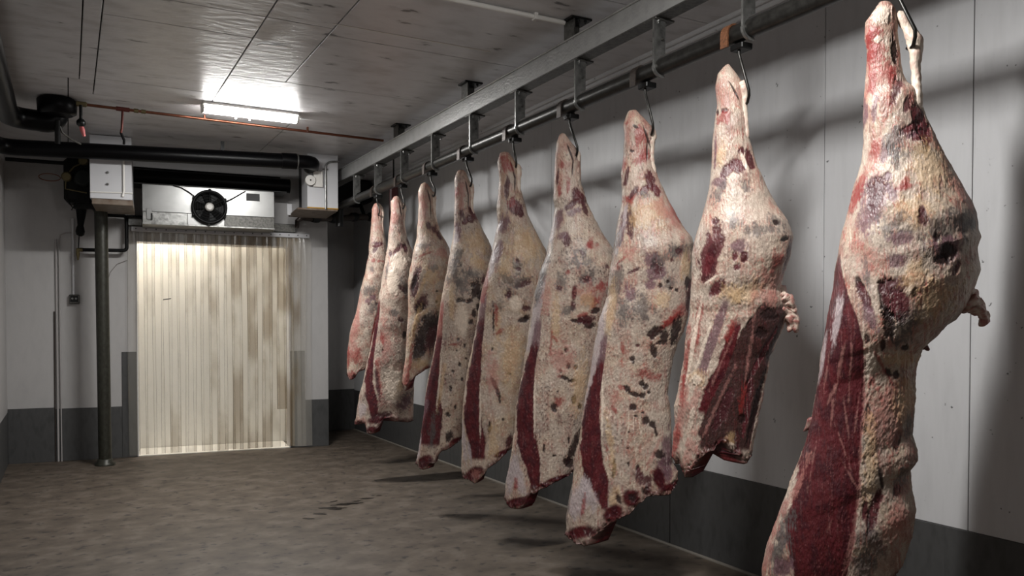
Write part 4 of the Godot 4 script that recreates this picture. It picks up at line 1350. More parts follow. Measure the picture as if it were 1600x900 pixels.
	b.hem = [Vector2(-.345, .323), Vector2(-.327, .306), Vector2(-.309, .296), Vector2(-.278, .293), Vector2(-.242, .311), Vector2(-.225, .336), Vector2(-.2, .386), Vector2(-.179, .379), Vector2(-.154, .401), Vector2(-.112, .419), Vector2(-.07, .444), Vector2(-.031, .462), Vector2(.004, .477), Vector2(.028, .495), Vector2(.053, .516)]
	b.girth = [Vector3(0, .85, .8), Vector3(.08, .75, .8), Vector3(.2, .72, .8), Vector3(.35, .78, .8), Vector3(.5, .6, .6), Vector3(.6, .48, .45), Vector3(1, .4, .35)]
	b.band("silver", [Vector3(1.563, -.143, -.114), Vector3(1.425, -.17, -.131), Vector3(1.288, -.206, -.159), Vector3(1.166, -.227, -.184)])
	b.band("purple", [Vector3(1.322, -.173, -.138), Vector3(1.167, -.201, -.155)])
	b.band("meat", [Vector3(1.191, -.202, -.156), Vector3(1.062, -.237, -.176), Vector3(.905, -.274, -.183), Vector3(.766, -.283, -.179), Vector3(.663, -.275, -.165), Vector3(.578, -.249, -.148), Vector3(.492, -.218, -.148), Vector3(.423, -.2, -.151)])
	b.mark("crease", .011, 2.223, .005, .053, 20)
	b.mark("crease", .025, 2.141, .004, .049, -2)
	b.mark("blood", -.037, 2.156, .014, .021, 0)
	b.mark("blood", -.047, 2.046, .011, .063, -4)
	b.mark("dark", -.057, 2.099, .007, .049, -4)
	b.mark("blood", .001, 2.044, .011, .042, -10)
	b.mark("muscle", .06, 1.982, .032, .053, 28)
	b.mark("muscle", .019, 1.94, .042, .018, 36)
	b.mark("purple", .036, 1.904, .042, .021, 30)
	b.mark("dark", .091, 1.924, .014, .042, 20)
	b.mark("purple", -.05, 1.855, .021, .056, -6)
	b.mark("silver", -.088, 1.799, .018, .077, -12)
	b.mark("dark", -.005, 1.743, .025, .035, 24)
	b.mark("purple", -.025, 1.772, .028, .025, 0)
	b.mark("blood", .127, 1.718, .032, .018, 10)
	b.mark("blood", .117, 1.728, .018, .028, -20)
	b.mark("gray", .069, 1.679, .032, .025, -30)
	b.mark("dark", .073, 1.676, .018, .011, -40)
	b.mark("gray", .11, 1.632, .028, .025, 0)
	b.mark("gray", .042, 1.625, .025, .028, 0)
	b.mark("gray", .103, 1.531, .046, .032, 10)
	b.mark("dark", .096, 1.535, .028, .018, 14)
	b.mark("blood", -.001, 1.572, .014, .011, 20)
	b.mark("dark", .206, 1.608, .011, .014, 0)
	b.mark("gray", -.038, 1.532, .028, .049, 0)
	b.mark("dark", -.045, 1.491, .018, .014, 0)
	b.mark("meat", .033, 1.467, .014, .046, -4)
	b.mark("dark", .029, 1.397, .014, .032, 0)
	b.mark("gray", -.004, 1.373, .032, .025, 0)
	b.mark("pink", .127, 1.451, .07, .063, 0)
	b.mark("blood", .172, 1.498, .042, .018, 30)
	b.mark("blood", .145, 1.424, .014, .035, -20)
	b.mark("yellow", .104, 1.424, .035, .035, 0)
	b.mark("black", .145, 1.37, .028, .014, 20)
	b.mark("blood", .077, 1.349, .035, .018, 20)
	b.mark("gray", -.129, 1.598, .021, .127, -14)
	b.mark("gray", -.156, 1.488, .018, .07, -12)
	b.mark("pink", -.117, 1.425, .021, .106, -6)
	b.mark("yellow", -.066, 1.322, .021, .106, 0)
	b.mark("black", .06, 1.315, .042, .014, -8)
	b.mark("black", .118, 1.295, .035, .018, 0)
	b.mark("dark", .094, 1.322, .049, .021, 0)
	b.mark("black", -.011, 1.158, .014, .016, 0)
	b.mark("black", .003, 1.072, .012, .018, 0)
	b.mark("black", -.031, 1.141, .007, .011, 0)
	b.mark("black", -.018, 1.013, .028, .011, -16)
	b.mark("black", .02, .996, .021, .012, 0)
	b.mark("black", .044, 1.068, .011, .014, 0)
	b.mark("black", -.038, 1.048, .007, .011, 0)
	b.mark("blood", -.09, 1.202, .006, .049, -4)
	b.mark("blood", -.066, 1.219, .025, .007, -60)
	b.mark("blood", -.048, .885, .025, .018, 20)
	b.mark("black", -.076, .851, .018, .028, 8)
	b.mark("black", .034, .891, .014, .025, 0)
	b.mark("black", .065, .855, .011, .018, 0)
	b.mark("black", .007, .672, .007, .021, 0)
	b.mark("black", -.127, .632, .007, .028, 0)
	b.mark("black", -.072, .59, .011, .007, 0)
	b.mark("black", -.052, .937, .007, .007, 0)
	b.mark("yellow", .061, .978, .035, .141, -8)
	b.mark("pink", -.025, 1.117, .049, .07, 0)
	b.mark("silver", -.303, .478, .028, .12, -12)
	b.mark("silver", -.26, .461, .028, .092, 16)
	b.mark("blood", -.281, .435, .011, .035, -6)
	b.mark("meat", -.281, .33, .063, .025, 16)
	b.mark("dark", -.238, .344, .035, .021, 20)
	b.mark("black", .031, .629, .021, .092, -22)
	b.mark("black", .004, .553, .028, .028, 0)
	b.mark("meat", -.051, .465, .077, .014, 14)
	b.mark("meat", -.127, .431, .035, .014, 10)
	b.mark("white", -.179, .839, .006, .155, 0)
	b.style = {"pink": 0.25, "gray": 0.45, "yellow": 0.35, "speck": 0.75, "red": 0.25}
	o = beef_side(b, 105, 340, 100, 24, "beef side with pale hock, grey-flecked thigh and a red spot on its mid flank", Vector3(2.4, 0, -3.775), -.566)
	flesh("tendon", o, 6, 1.0, [Vector4(.039, 2.236, .021, .018), Vector4(.049, 2.211, .021, .019), Vector4(.046, 2.167, .021, .016), Vector4(.046, 2.112, .021, .014), Vector4(.053, 2.049, .021, .013)])
	b = Beef.new()
	b.left = [Vector2(-.039, 2.358), Vector2(-.051, 2.356), Vector2(-.063, 2.35), Vector2(-.079, 2.292), Vector2(-.071, 2.206), Vector2(-.079, 2.096), Vector2(-.087, 2.01), Vector2(-.079, 1.912), Vector2(-.099, 1.817), Vector2(-.122, 1.707), Vector2(-.146, 1.621), Vector2(-.174, 1.523), Vector2(-.201, 1.389), Vector2(-.209, 1.314), Vector2(-.241, 1.148), Vector2(-.281, .946), Vector2(-.297, .792), Vector2(-.305, .589), Vector2(-.305, .414)]
	b.right = [Vector2(-.031, 2.358), Vector2(-.012, 2.352), Vector2(.023, 2.303), Vector2(.057, 2.255), Vector2(.059, 2.159), Vector2(.073, 2.072), Vector2(.102, 1.974), Vector2(.153, 1.876), Vector2(.209, 1.766), Vector2(.228, 1.7), Vector2(.229, 1.601), Vector2(.205, 1.444), Vector2(.174, 1.286), Vector2(.126, 1.089), Vector2(.083, .891), Vector2(.047, .692), Vector2(.02, .542)]
	b.hem = [Vector2(-.305, .414), Vector2(-.309, .375), Vector2(-.286, .351), Vector2(-.258, .343), Vector2(-.218, .323), Vector2(-.19, .355), Vector2(-.163, .379), Vector2(-.143, .414), Vector2(-.119, .43), Vector2(-.091, .446), Vector2(-.052, .486), Vector2(-.012, .522), Vector2(.02, .542)]
	b.girth = [Vector3(0, .85, .8), Vector3(.08, .75, .8), Vector3(.2, .72, .8), Vector3(.35, .78, .8), Vector3(.5, .6, .6), Vector3(.6, .48, .45), Vector3(1, .4, .35)]
	b.band("purple", [Vector3(1.481, -.181, -.144), Vector3(1.306, -.204, -.16)])
	b.band("blood", [Vector3(1.639, -.154, -.133), Vector3(1.521, -.178, -.14), Vector3(1.443, -.189, -.16)])
	b.band("meat", [Vector3(1.325, -.204, -.16), Vector3(1.149, -.232, -.175), Vector3(.934, -.271, -.183), Vector3(.797, -.287, -.187), Vector3(.695, -.283, -.176), Vector3(.582, -.263, -.152), Vector3(.488, -.247, -.157)])
	b.mark("crease", .015, 2.236, .005, .056, 14)
	b.mark("crease", .027, 2.159, .004, .056, -2)
	b.mark("blood", -.035, 2.279, .028, .056, 0)
	b.mark("blood", 0, 2.251, .02, .032, 0)
	b.mark("dark", -.023, 2.142, .016, .071, -4)
	b.mark("muscle", .027, 2.017, .044, .052, 20)
	b.mark("muscle", .054, 1.986, .024, .04, 20)
	b.mark("blood", .012, 2.032, .024, .032, 0)
	b.mark("purple", -.039, 1.916, .04, .056, 0)
	b.mark("purple", -.078, 1.735, .024, .087, -8)
	b.mark("dark", -.085, 1.744, .012, .032, 0)
	b.mark("silver", -.109, 1.675, .02, .103, -12)
	b.mark("yellow", .092, 1.767, .087, .111, 20)
	b.mark("yellow", -.023, 1.632, .04, .079, 0)
	b.mark("gray", .038, 1.662, .024, .036, 20)
	b.mark("dark", .038, 1.677, .012, .016, 0)
	b.mark("gray", .054, 1.593, .024, .02, 0)
	b.mark("dark", .046, 1.628, .016, .016, 0)
	b.mark("gray", .092, 1.571, .032, .016, 10)
	b.mark("dark", .077, 1.54, .056, .018, 24)
	b.mark("gray", -.008, 1.486, .036, .032, 0)
	b.mark("dark", -.012, 1.479, .024, .024, 0)
	b.mark("gray", .008, 1.555, .056, .04, 0)
	b.mark("dark", .093, 1.398, .032, .02, -10)
	b.mark("black", .077, 1.325, .032, .016, 10)
	b.mark("black", .101, 1.341, .02, .02, 0)
	b.mark("white", .031, 1.421, .04, .048, 0)
	b.mark("gray", -.07, 1.402, .032, .04, 0)
	b.mark("yellow", -.078, 1.286, .02, .119, 0)
	b.mark("black", -.105, 1.325, .006, .079, 0)
	b.mark("dark", -.089, 1.387, .008, .012, 0)
	b.mark("blood", -.07, 1.255, .032, .012, 40)
	b.mark("black", -.101, .936, .013, .044, 24)
	b.mark("black", -.078, .882, .012, .032, 24)
	b.mark("black", -.066, .835, .008, .024, 10)
	b.mark("black", -.129, .67, .01, .044, -6)
	b.mark("black", -.008, .998, .016, .008, 0)
	b.mark("black", -.113, 1.15, .008, .016, 0)
	b.mark("black", -.047, .72, .008, .008, 0)
	b.mark("blood", -.085, 1.364, .012, .064, 0)
	b.mark("yellow", .008, 1.092, .064, .135, 0)
	b.mark("pink", -.109, 1.014, .032, .119, 0)
	b.mark("silver", -.287, .57, .016, .135, 6)
	b.mark("silver", -.255, .521, .012, .079, 10)
	b.mark("meat", -.223, .389, .064, .036, 26)
	b.mark("dark", -.243, .369, .032, .024, 26)
	b.mark("pink", -.208, .378, .028, .028, 0)
	b.mark("meat", -.055, .511, .056, .016, 24)
	b.mark("dark", -.012, .58, .024, .04, -20)
	b.mark("white", -.187, .779, .006, .175, 0)
	b.mark("yellow", -.11, .583, .028, .095, 0)
	b.style = {"pink": 0.2, "gray": 0.35, "yellow": 0.75, "speck": 0.4, "red": 0.25}
	o = beef_side(b, 88, 300, 88, 22, "beef side with blood-red hock tip and yellow-cream thigh above a narrow muscle strip", Vector3(2.4, 0, -4.43), -.496)
	flesh("tendon", o, 5, 1.0, [Vector4(.035, 2.281, .014, .017), Vector4(.047, 2.241, .021, .019), Vector4(.047, 2.186, .021, .016), Vector4(.047, 2.108, .021, .013), Vector4(.059, 2.038, .021, .012)])
	b = Beef.new()
	b.left = [Vector2(-.032, 2.356), Vector2(-.045, 2.354), Vector2(-.058, 2.342), Vector2(-.075, 2.281), Vector2(-.071, 2.207), Vector2(-.076, 2.063), Vector2(-.076, 1.954), Vector2(-.094, 1.858), Vector2(-.117, 1.749), Vector2(-.138, 1.626), Vector2(-.16, 1.504), Vector2(-.182, 1.346), Vector2(-.2, 1.206), Vector2(-.244, .99), Vector2(-.285, .78), Vector2(-.315, .569), Vector2(-.343, .397)]
	b.right = [Vector2(-.027, 2.356), Vector2(-.007, 2.352), Vector2(.029, 2.282), Vector2(.056, 2.235), Vector2(.053, 2.099), Vector2(.082, 2.03), Vector2(.125, 1.929), Vector2(.174, 1.833), Vector2(.191, 1.746), Vector2(.187, 1.636), Vector2(.156, 1.46), Vector2(.12, 1.284), Vector2(.076, 1.064), Vector2(.036, .844), Vector2(.005, .668), Vector2(-.021, .527)]
	b.hem = [Vector2(-.346, .397), Vector2(-.35, .348), Vector2(-.32, .317), Vector2(-.294, .304), Vector2(-.263, .33), Vector2(-.25, .352), Vector2(-.21, .351), Vector2(-.197, .396), Vector2(-.166, .435), Vector2(-.131, .444), Vector2(-.096, .461), Vector2(-.056, .491), Vector2(-.021, .527)]
	b.girth = [Vector3(0, .85, .8), Vector3(.08, .75, .8), Vector3(.2, .72, .8), Vector3(.35, .78, .8), Vector3(.5, .6, .6), Vector3(.6, .48, .45), Vector3(1, .4, .35)]
	b.band("blood", [Vector3(1.459, -.164, -.145), Vector3(1.328, -.186, -.154), Vector3(1.197, -.204, -.159)])
	b.band("meat", [Vector3(1.219, -.2, -.154), Vector3(1.093, -.221, -.172), Vector3(.853, -.27, -.185), Vector3(.712, -.297, -.155), Vector3(.607, -.31, -.164), Vector3(.49, -.323, -.177)])
	b.mark("crease", .012, 2.218, .005, .057, 12)
	b.mark("crease", .02, 2.136, .004, .062, 0)
	b.mark("pink", -.032, 2.153, .022, .088, 0)
	b.mark("blood", -.058, 2.198, .013, .035, 0)
	b.mark("muscle", .055, 2.051, .022, .053, 22)
	b.mark("muscle", .003, 2, .04, .022, 42)
	b.mark("dark", .037, 2.013, .027, .027, 0)
	b.mark("purple", -.049, 1.935, .022, .071, -8)
	b.mark("silver", -.067, 1.883, .018, .044, 0)
	b.mark("dark", -.023, 2.044, .018, .031, 20)
	b.mark("yellow", .071, 1.836, .08, .088, 10)
	b.mark("yellow", .088, 1.715, .044, .062, 30)
	b.mark("gray", -.049, 1.758, .027, .071, 0)
	b.mark("gray", -.075, 1.651, .044, .097, -8)
	b.mark("gray", .054, 1.629, .04, .035, 0)
	b.mark("gray", -.011, 1.586, .062, .071, 0)
	b.mark("black", .075, 1.535, .031, .071, -20)
	b.mark("black", .045, 1.565, .018, .018, 0)
	b.mark("black", .102, 1.492, .022, .044, -10)
	b.mark("dark", .128, 1.588, .027, .035, 0)
	b.mark("black", -.045, 1.461, .022, .018, 0)
	b.mark("black", -.015, 1.457, .018, .013, 0)
	b.mark("black", .028, 1.457, .027, .018, 20)
	b.mark("black", .058, 1.371, .018, .031, 0)
	b.mark("black", .032, 1.315, .022, .022, 0)
	b.mark("black", .089, 1.415, .022, .027, 0)
	b.mark("white", -.024, 1.328, .044, .115, 0)
	b.mark("yellow", -.093, 1.457, .018, .106, 0)
	b.mark("black", -.05, 1.198, .009, .013, 0)
	b.mark("black", -.007, 1.154, .009, .013, 0)
	b.mark("black", -.085, .981, .013, .013, 0)
	b.mark("black", -.103, .868, .011, .022, 0)
	b.mark("black", -.042, 1.024, .011, .013, 0)
	b.mark("black", -.025, .928, .009, .013, 0)
	b.mark("black", .019, 1.001, .009, .013, 0)
	b.mark("black", -.059, 1.12, .009, .009, 0)
	b.mark("black", .002, 1.067, .009, .009, 0)
	b.mark("black", -.121, .685, .018, .022, 40)
	b.mark("black", -.068, .736, .009, .018, 0)
	b.mark("blood", -.081, 1.163, .027, .007, 0)
	b.mark("yellow", -.163, .894, .013, .177, -10)
	b.mark("gray", -.225, .597, .027, .097, -10)
	b.mark("purple", -.287, .716, .022, .088, -14)
	b.mark("meat", -.278, .37, .062, .035, 30)
	b.mark("dark", -.295, .347, .035, .027, 30)
	b.mark("black", -.117, .535, .027, .04, -24)
	b.mark("meat", -.069, .507, .044, .018, 20)
	b.mark("blood", -.095, .478, .018, .018, 0)
	b.mark("white", -.181, .894, .006, .177, -6)
	b.mark("silver", -.322, .453, .013, .08, -8)
	b.style = {"pink": 0.2, "gray": 0.5, "yellow": 0.45, "speck": 0.85, "red": 0.2}
	o = beef_side(b, 71, 270, 76, 20, "beef side with brown-tinged thigh and black holes peppering its pale flank", Vector3(2.4, 0, -5.08), -.441)
	flesh("tendon", o, 4, 1.0, [Vector4(.034, 2.267, .014, .016), Vector4(.042, 2.227, .021, .018), Vector4(.042, 2.166, .02, .014), Vector4(.042, 2.092, .021, .012), Vector4(.055, 2.035, .021, .011)])
	b = Beef.new()
	b.left = [Vector2(-.034, 2.366), Vector2(-.048, 2.361), Vector2(-.062, 2.347), Vector2(-.077, 2.298), Vector2(-.074, 2.222), Vector2(-.082, 2.087), Vector2(-.092, 1.953), Vector2(-.116, 1.847), Vector2(-.136, 1.741), Vector2(-.155, 1.62), Vector2(-.158, 1.471), Vector2(-.161, 1.331), Vector2(-.169, 1.186), Vector2(-.191, .998), Vector2(-.199, .853)]
	b.right = [Vector2(-.029, 2.366), Vector2(-.01, 2.357), Vector2(.027, 2.3), Vector2(.051, 2.262), Vector2(.052, 2.113), Vector2(.09, 1.993), Vector2(.153, 1.873), Vector2(.167, 1.719), Vector2(.152, 1.573), Vector2(.118, 1.38), Vector2(.079, 1.234), Vector2(.036, 1.089), Vector2(.002, .973)]
	b.hem = [Vector2(-.199, .853), Vector2(-.191, .824), Vector2(-.182, .795), Vector2(-.162, .829), Vector2(-.148, .862), Vector2(-.124, .882), Vector2(-.105, .906), Vector2(-.061, .935), Vector2(-.013, .963), Vector2(.002, .973)]
	b.girth = [Vector3(0, .85, .8), Vector3(.1, .75, .8), Vector3(.25, .72, .8), Vector3(.45, .78, .8), Vector3(.6, .6, .6), Vector3(1, .4, .35)]
	b.mark("crease", .004, 2.249, .005, .058, 14)
	b.mark("crease", .014, 2.164, .004, .058, 0)
	b.mark("pink", -.039, 2.144, .024, .097, 0)
	b.mark("dark", .042, 2.01, .029, .039, 20)
	b.mark("dark", -.001, 2.038, .024, .034, 20)
	b.mark("dark", .075, 1.973, .019, .039, 20)
	b.mark("gray", -.048, 1.878, .049, .029, 0)
	b.mark("pink", .094, 1.831, .058, .029, -20)
	b.mark("blood", -.025, 1.82, .068, .006, 20)
	b.mark("dark", -.091, 1.663, .029, .078, -18)
	b.mark("dark", -.106, 1.569, .029, .088, -10)
	b.mark("black", -.106, 1.616, .019, .068, -14)
	b.mark("dark", -.059, 1.455, .039, .078, -30)
	b.mark("black", -.069, 1.417, .029, .049, -26)
	b.mark("yellow", -.098, 1.331, .015, .107, -18)
	b.mark("yellow", -.04, 1.606, .015, .126, -24)
	b.mark("yellow", .017, 1.663, .058, .078, -10)
	b.mark("gray", .027, 1.719, .029, .029, 0)
	b.mark("black", .017, 1.321, .088, .068, 20)
	b.mark("black", -.031, 1.211, .078, .126, -16)
	b.mark("black", -.075, 1.101, .049, .107, -14)
	b.mark("dark", .026, 1.187, .049, .097, -16)
	b.mark("yellow", -.05, 1.379, .068, .013, 30)
	b.mark("yellow", -.07, 1.004, .053, .044, 20)
	b.mark("yellow", -.117, 1.235, .015, .146, -14)
	b.mark("blood", -.166, .889, .024, .058, -10)
	b.mark("blood", -.142, 1.043, .012, .146, -8)
	b.mark("pink", -.181, .922, .015, .097, -6)
	b.mark("blood", -.013, .974, .058, .012, 24)
	b.mark("black", .055, 1.465, .012, .012, 0)
	b.mark("black", .06, 1.545, .01, .01, 0)
	b.mark("yellow", .084, 1.475, .039, .058, 0)
	b.style = {"pink": 0.35, "gray": 0.2, "yellow": 0.7, "speck": 0.25, "red": 0.35}
	o = beef_side(b, 54, 210, 66, 20, "short yellowish beef side with a big dark hollow across its lower half", Vector3(2.4, 0, -5.725), -.397)
	flesh("tendon", o, 3, 1.0, [Vector4(.033, 2.295, 0, .016), Vector4(.038, 2.254, .021, .018), Vector4(.038, 2.196, .021, .014), Vector4(.042, 2.125, .019, .012), Vector4(.057, 2.053, .021, .011)])
	b = Beef.new()
	b.left = [Vector2(-.027, 2.351), Vector2(-.042, 2.348), Vector2(-.073, 2.303), Vector2(-.069, 2.214), Vector2(-.079, 2.099), Vector2(-.095, 1.952), Vector2(-.117, 1.806), Vector2(-.148, 1.648), Vector2(-.175, 1.486), Vector2(-.196, 1.334), Vector2(-.225, 1.177), Vector2(-.265, 1.004), Vector2(-.296, .831), Vector2(-.328, .705), Vector2(-.351, .579), Vector2(-.372, .475)]
	b.right = [Vector2(-.021, 2.351), Vector2(-.001, 2.341), Vector2(.043, 2.269), Vector2(.051, 2.216), Vector2(.038, 2.117), Vector2(.064, 2.012), Vector2(.107, 1.897), Vector2(.133, 1.808), Vector2(.143, 1.65), Vector2(.132, 1.44), Vector2(.121, 1.176), Vector2(.115, .964), Vector2(.115, .795), Vector2(.115, .7), Vector2(.109, .541), Vector2(.104, .504)]
	b.hem = [Vector2(-.372, .475), Vector2(-.339, .49), Vector2(-.308, .5), Vector2(-.282, .489), Vector2(-.267, .42), Vector2(-.241, .404), Vector2(-.215, .414), Vector2(-.173, .466), Vector2(-.132, .529), Vector2(-.09, .539), Vector2(-.033, .506), Vector2(.025, .516), Vector2(.067, .494), Vector2(.104, .504)]
	b.girth = [Vector3(0, .85, .8), Vector3(.1, .75, .8), Vector3(.25, .72, .8), Vector3(.45, .74, .8), Vector3(.6, .56, .5), Vector3(1, .4, .35)]
	b.band("meat", [Vector3(1.49, -.18, -.158), Vector3(1.334, -.206, -.169), Vector3(1.177, -.222, -.19), Vector3(1.006, -.258, -.211), Vector3(.834, -.284, -.221), Vector3(.685, -.273, -.18), Vector3(.545, -.232, -.171)])
	b.mark("crease", .009, 2.241, .005, .063, 8)
	b.mark("pink", -.037, 2.219, .021, .095, 0)
	b.mark("muscle", -.028, 1.894, .048, .021, 48)
	b.mark("dark", .019, 1.937, .032, .021, -20)
	b.mark("dark", .05, 1.917, .016, .042, 14)
	b.mark("dark", -.074, 1.874, .016, .032, 0)
	b.mark("dark", .076, 1.974, .016, .042, 20)
	b.mark("white", -.013, 1.8, .063, .074, 0)
	b.mark("white", -.054, 1.644, .053, .106, 0)
	b.mark("gray", -.106, 1.723, .011, .085, -10)
	b.mark("gray", .038, 1.618, .053, .026, -40)
	b.mark("dark", .028, 1.582, .048, .021, -40)
	b.mark("gray", .079, 1.552, .042, .042, 0)
	b.mark("dark", .012, 1.334, .026, .019, 0)
	b.mark("black", .037, 1.214, .016, .032, 0)
	b.mark("black", .079, 1.386, .021, .021, 0)
	b.mark("gray", -.04, 1.396, .032, .026, 0)
	b.mark("black", -.138, 1.085, .011, .016, 0)
	b.mark("pink", -.107, 1.126, .032, .127, 0)
	b.mark("pink", -.127, 1.282, .021, .085, 0)
	b.mark("blood", -.148, 1.188, .016, .042, 0)
	b.mark("blood", -.17, .867, .016, .159, 6)
	b.mark("dark", -.18, .815, .016, .127, 6)
	b.mark("white", -.052, .814, .074, .127, 0)
	b.mark("gray", .035, .666, .042, .085, -34)
	b.mark("purple", .035, .655, .037, .074, -34)
	b.mark("silver", -.305, .606, .037, .063, -10)
	b.mark("meat", -.171, .524, .095, .032, 6)
	b.mark("dark", -.13, .566, .063, .026, 10)
	b.mark("meat", -.222, .447, .048, .026, 0)
	b.mark("dark", -.336, .491, .037, .016, 0)
	b.mark("yellow", .015, .813, .026, .085, -30)
	b.style = {"pink": 0.4, "gray": 0.3, "yellow": 0.1, "speck": 0.6, "red": 0.35}
	o = beef_side(b, 37, 240, 64, 20, "white-topped beef side with a straight bloody hem, hanging second from the recess", Vector3(2.4, 0, -6.345), -.362)
	flesh("tendon", o, 2, 1.0, [Vector4(.03, 2.288, .008, .015), Vector4(.041, 2.245, .016, .016), Vector4(.032, 2.172, .02, .013), Vector4(.035, 2.099, .016, .011), Vector4(.05, 2.015, .021, .01)])
	b = Beef.new()
	b.left = [Vector2(.005, 2.37), Vector2(-.012, 2.367), Vector2(-.037, 2.313), Vector2(-.038, 2.189), Vector2(-.052, 2.031), Vector2(-.067, 1.907), Vector2(-.098, 1.749), Vector2(-.138, 1.596), Vector2(-.169, 1.438), Vector2(-.211, 1.297), Vector2(-.228, 1.218), Vector2(-.251, 1.066), Vector2(-.259, .942), Vector2(-.259, .857)]
	b.right = [Vector2(.016, 2.37), Vector2(.036, 2.368), Vector2(.066, 2.326), Vector2(.065, 2.174), Vector2(.087, 2.05), Vector2(.098, 1.903), Vector2(.092, 1.734), Vector2(.08, 1.507), Vector2(.057, 1.337), Vector2(.022, 1.167), Vector2(-.023, .997), Vector2(-.068, .917)]
	b.hem = [Vector2(-.259, .857), Vector2(-.241, .823), Vector2(-.224, .809), Vector2(-.202, .839), Vector2(-.174, .85), Vector2(-.152, .884), Vector2(-.124, .89), Vector2(-.096, .901), Vector2(-.068, .917)]
	b.girth = [Vector3(0, .85, .8), Vector3(.1, .75, .8), Vector3(.25, .72, .8), Vector3(.45, .74, .8), Vector3(.6, .56, .5), Vector3(1, .4, .35)]
	b.mark("crease", .021, 2.28, .005, .057, 4)
	b.mark("pink", .004, 2.263, .023, .091, 0)
	b.mark("muscle", .014, 1.993, .051, .023, 20)
	b.mark("dark", -.008, 1.954, .034, .023, 50)
	b.mark("purple", .003, 2.01, .034, .017, 0)
	b.mark("dark", -.075, 1.912, .015, .057, -8)
	b.mark("blood", -.098, 1.844, .017, .057, -10)
	b.mark("blood", -.019, 1.858, .017, .017, 0)
	b.mark("blood", .041, 1.853, .028, .011, 0)
	b.mark("gray", -.042, 1.785, .028, .023, -20)
	b.mark("gray", -.065, 1.588, .046, .057, 0)
	b.mark("purple", -.071, 1.504, .023, .023, 0)
	b.mark("purple", -.026, 1.538, .023, .028, 0)
	b.mark("dark", .001, 1.477, .014, .017, 0)
	b.mark("dark", -.065, 1.476, .011, .011, 0)
	b.mark("gray", -.016, 1.449, .046, .046, 0)
	b.mark("meat", .012, 1.336, .028, .171, -14)
	b.mark("blood", -.022, 1.224, .017, .148, -12)
	b.mark("blood", -.178, 1.022, .051, .068, 0)
	b.mark("blood", -.217, .853, .034, .034, 0)
	b.mark("pink", -.199, 1.168, .034, .171, -10)
	b.mark("blood", -.245, 1.021, .011, .114, -2)
	b.mark("pink", -.177, 1.336, .023, .171, -12)
	b.style = {"pink": 0.4, "gray": 0.25, "yellow": 0.35, "speck": 0.6, "red": 0.4}
	o = beef_side(b, 20, 180, 52, 18, "small pale beef side with a pink ragged tip, farthest back beside the dark recess", Vector3(2.4, 0, -6.93), -.333)
	flesh("tendon", o, 1, 1.0, [Vector4(.049, 2.323, .021, .014), Vector4(.06, 2.268, .014, .014), Vector4(.054, 2.183, .018, .011), Vector4(.065, 2.093, .021, .01)])

func duct(points: Array, r: float, sides := 18) -> SurfaceTool:
	return tube(pen(), points, r, sides)

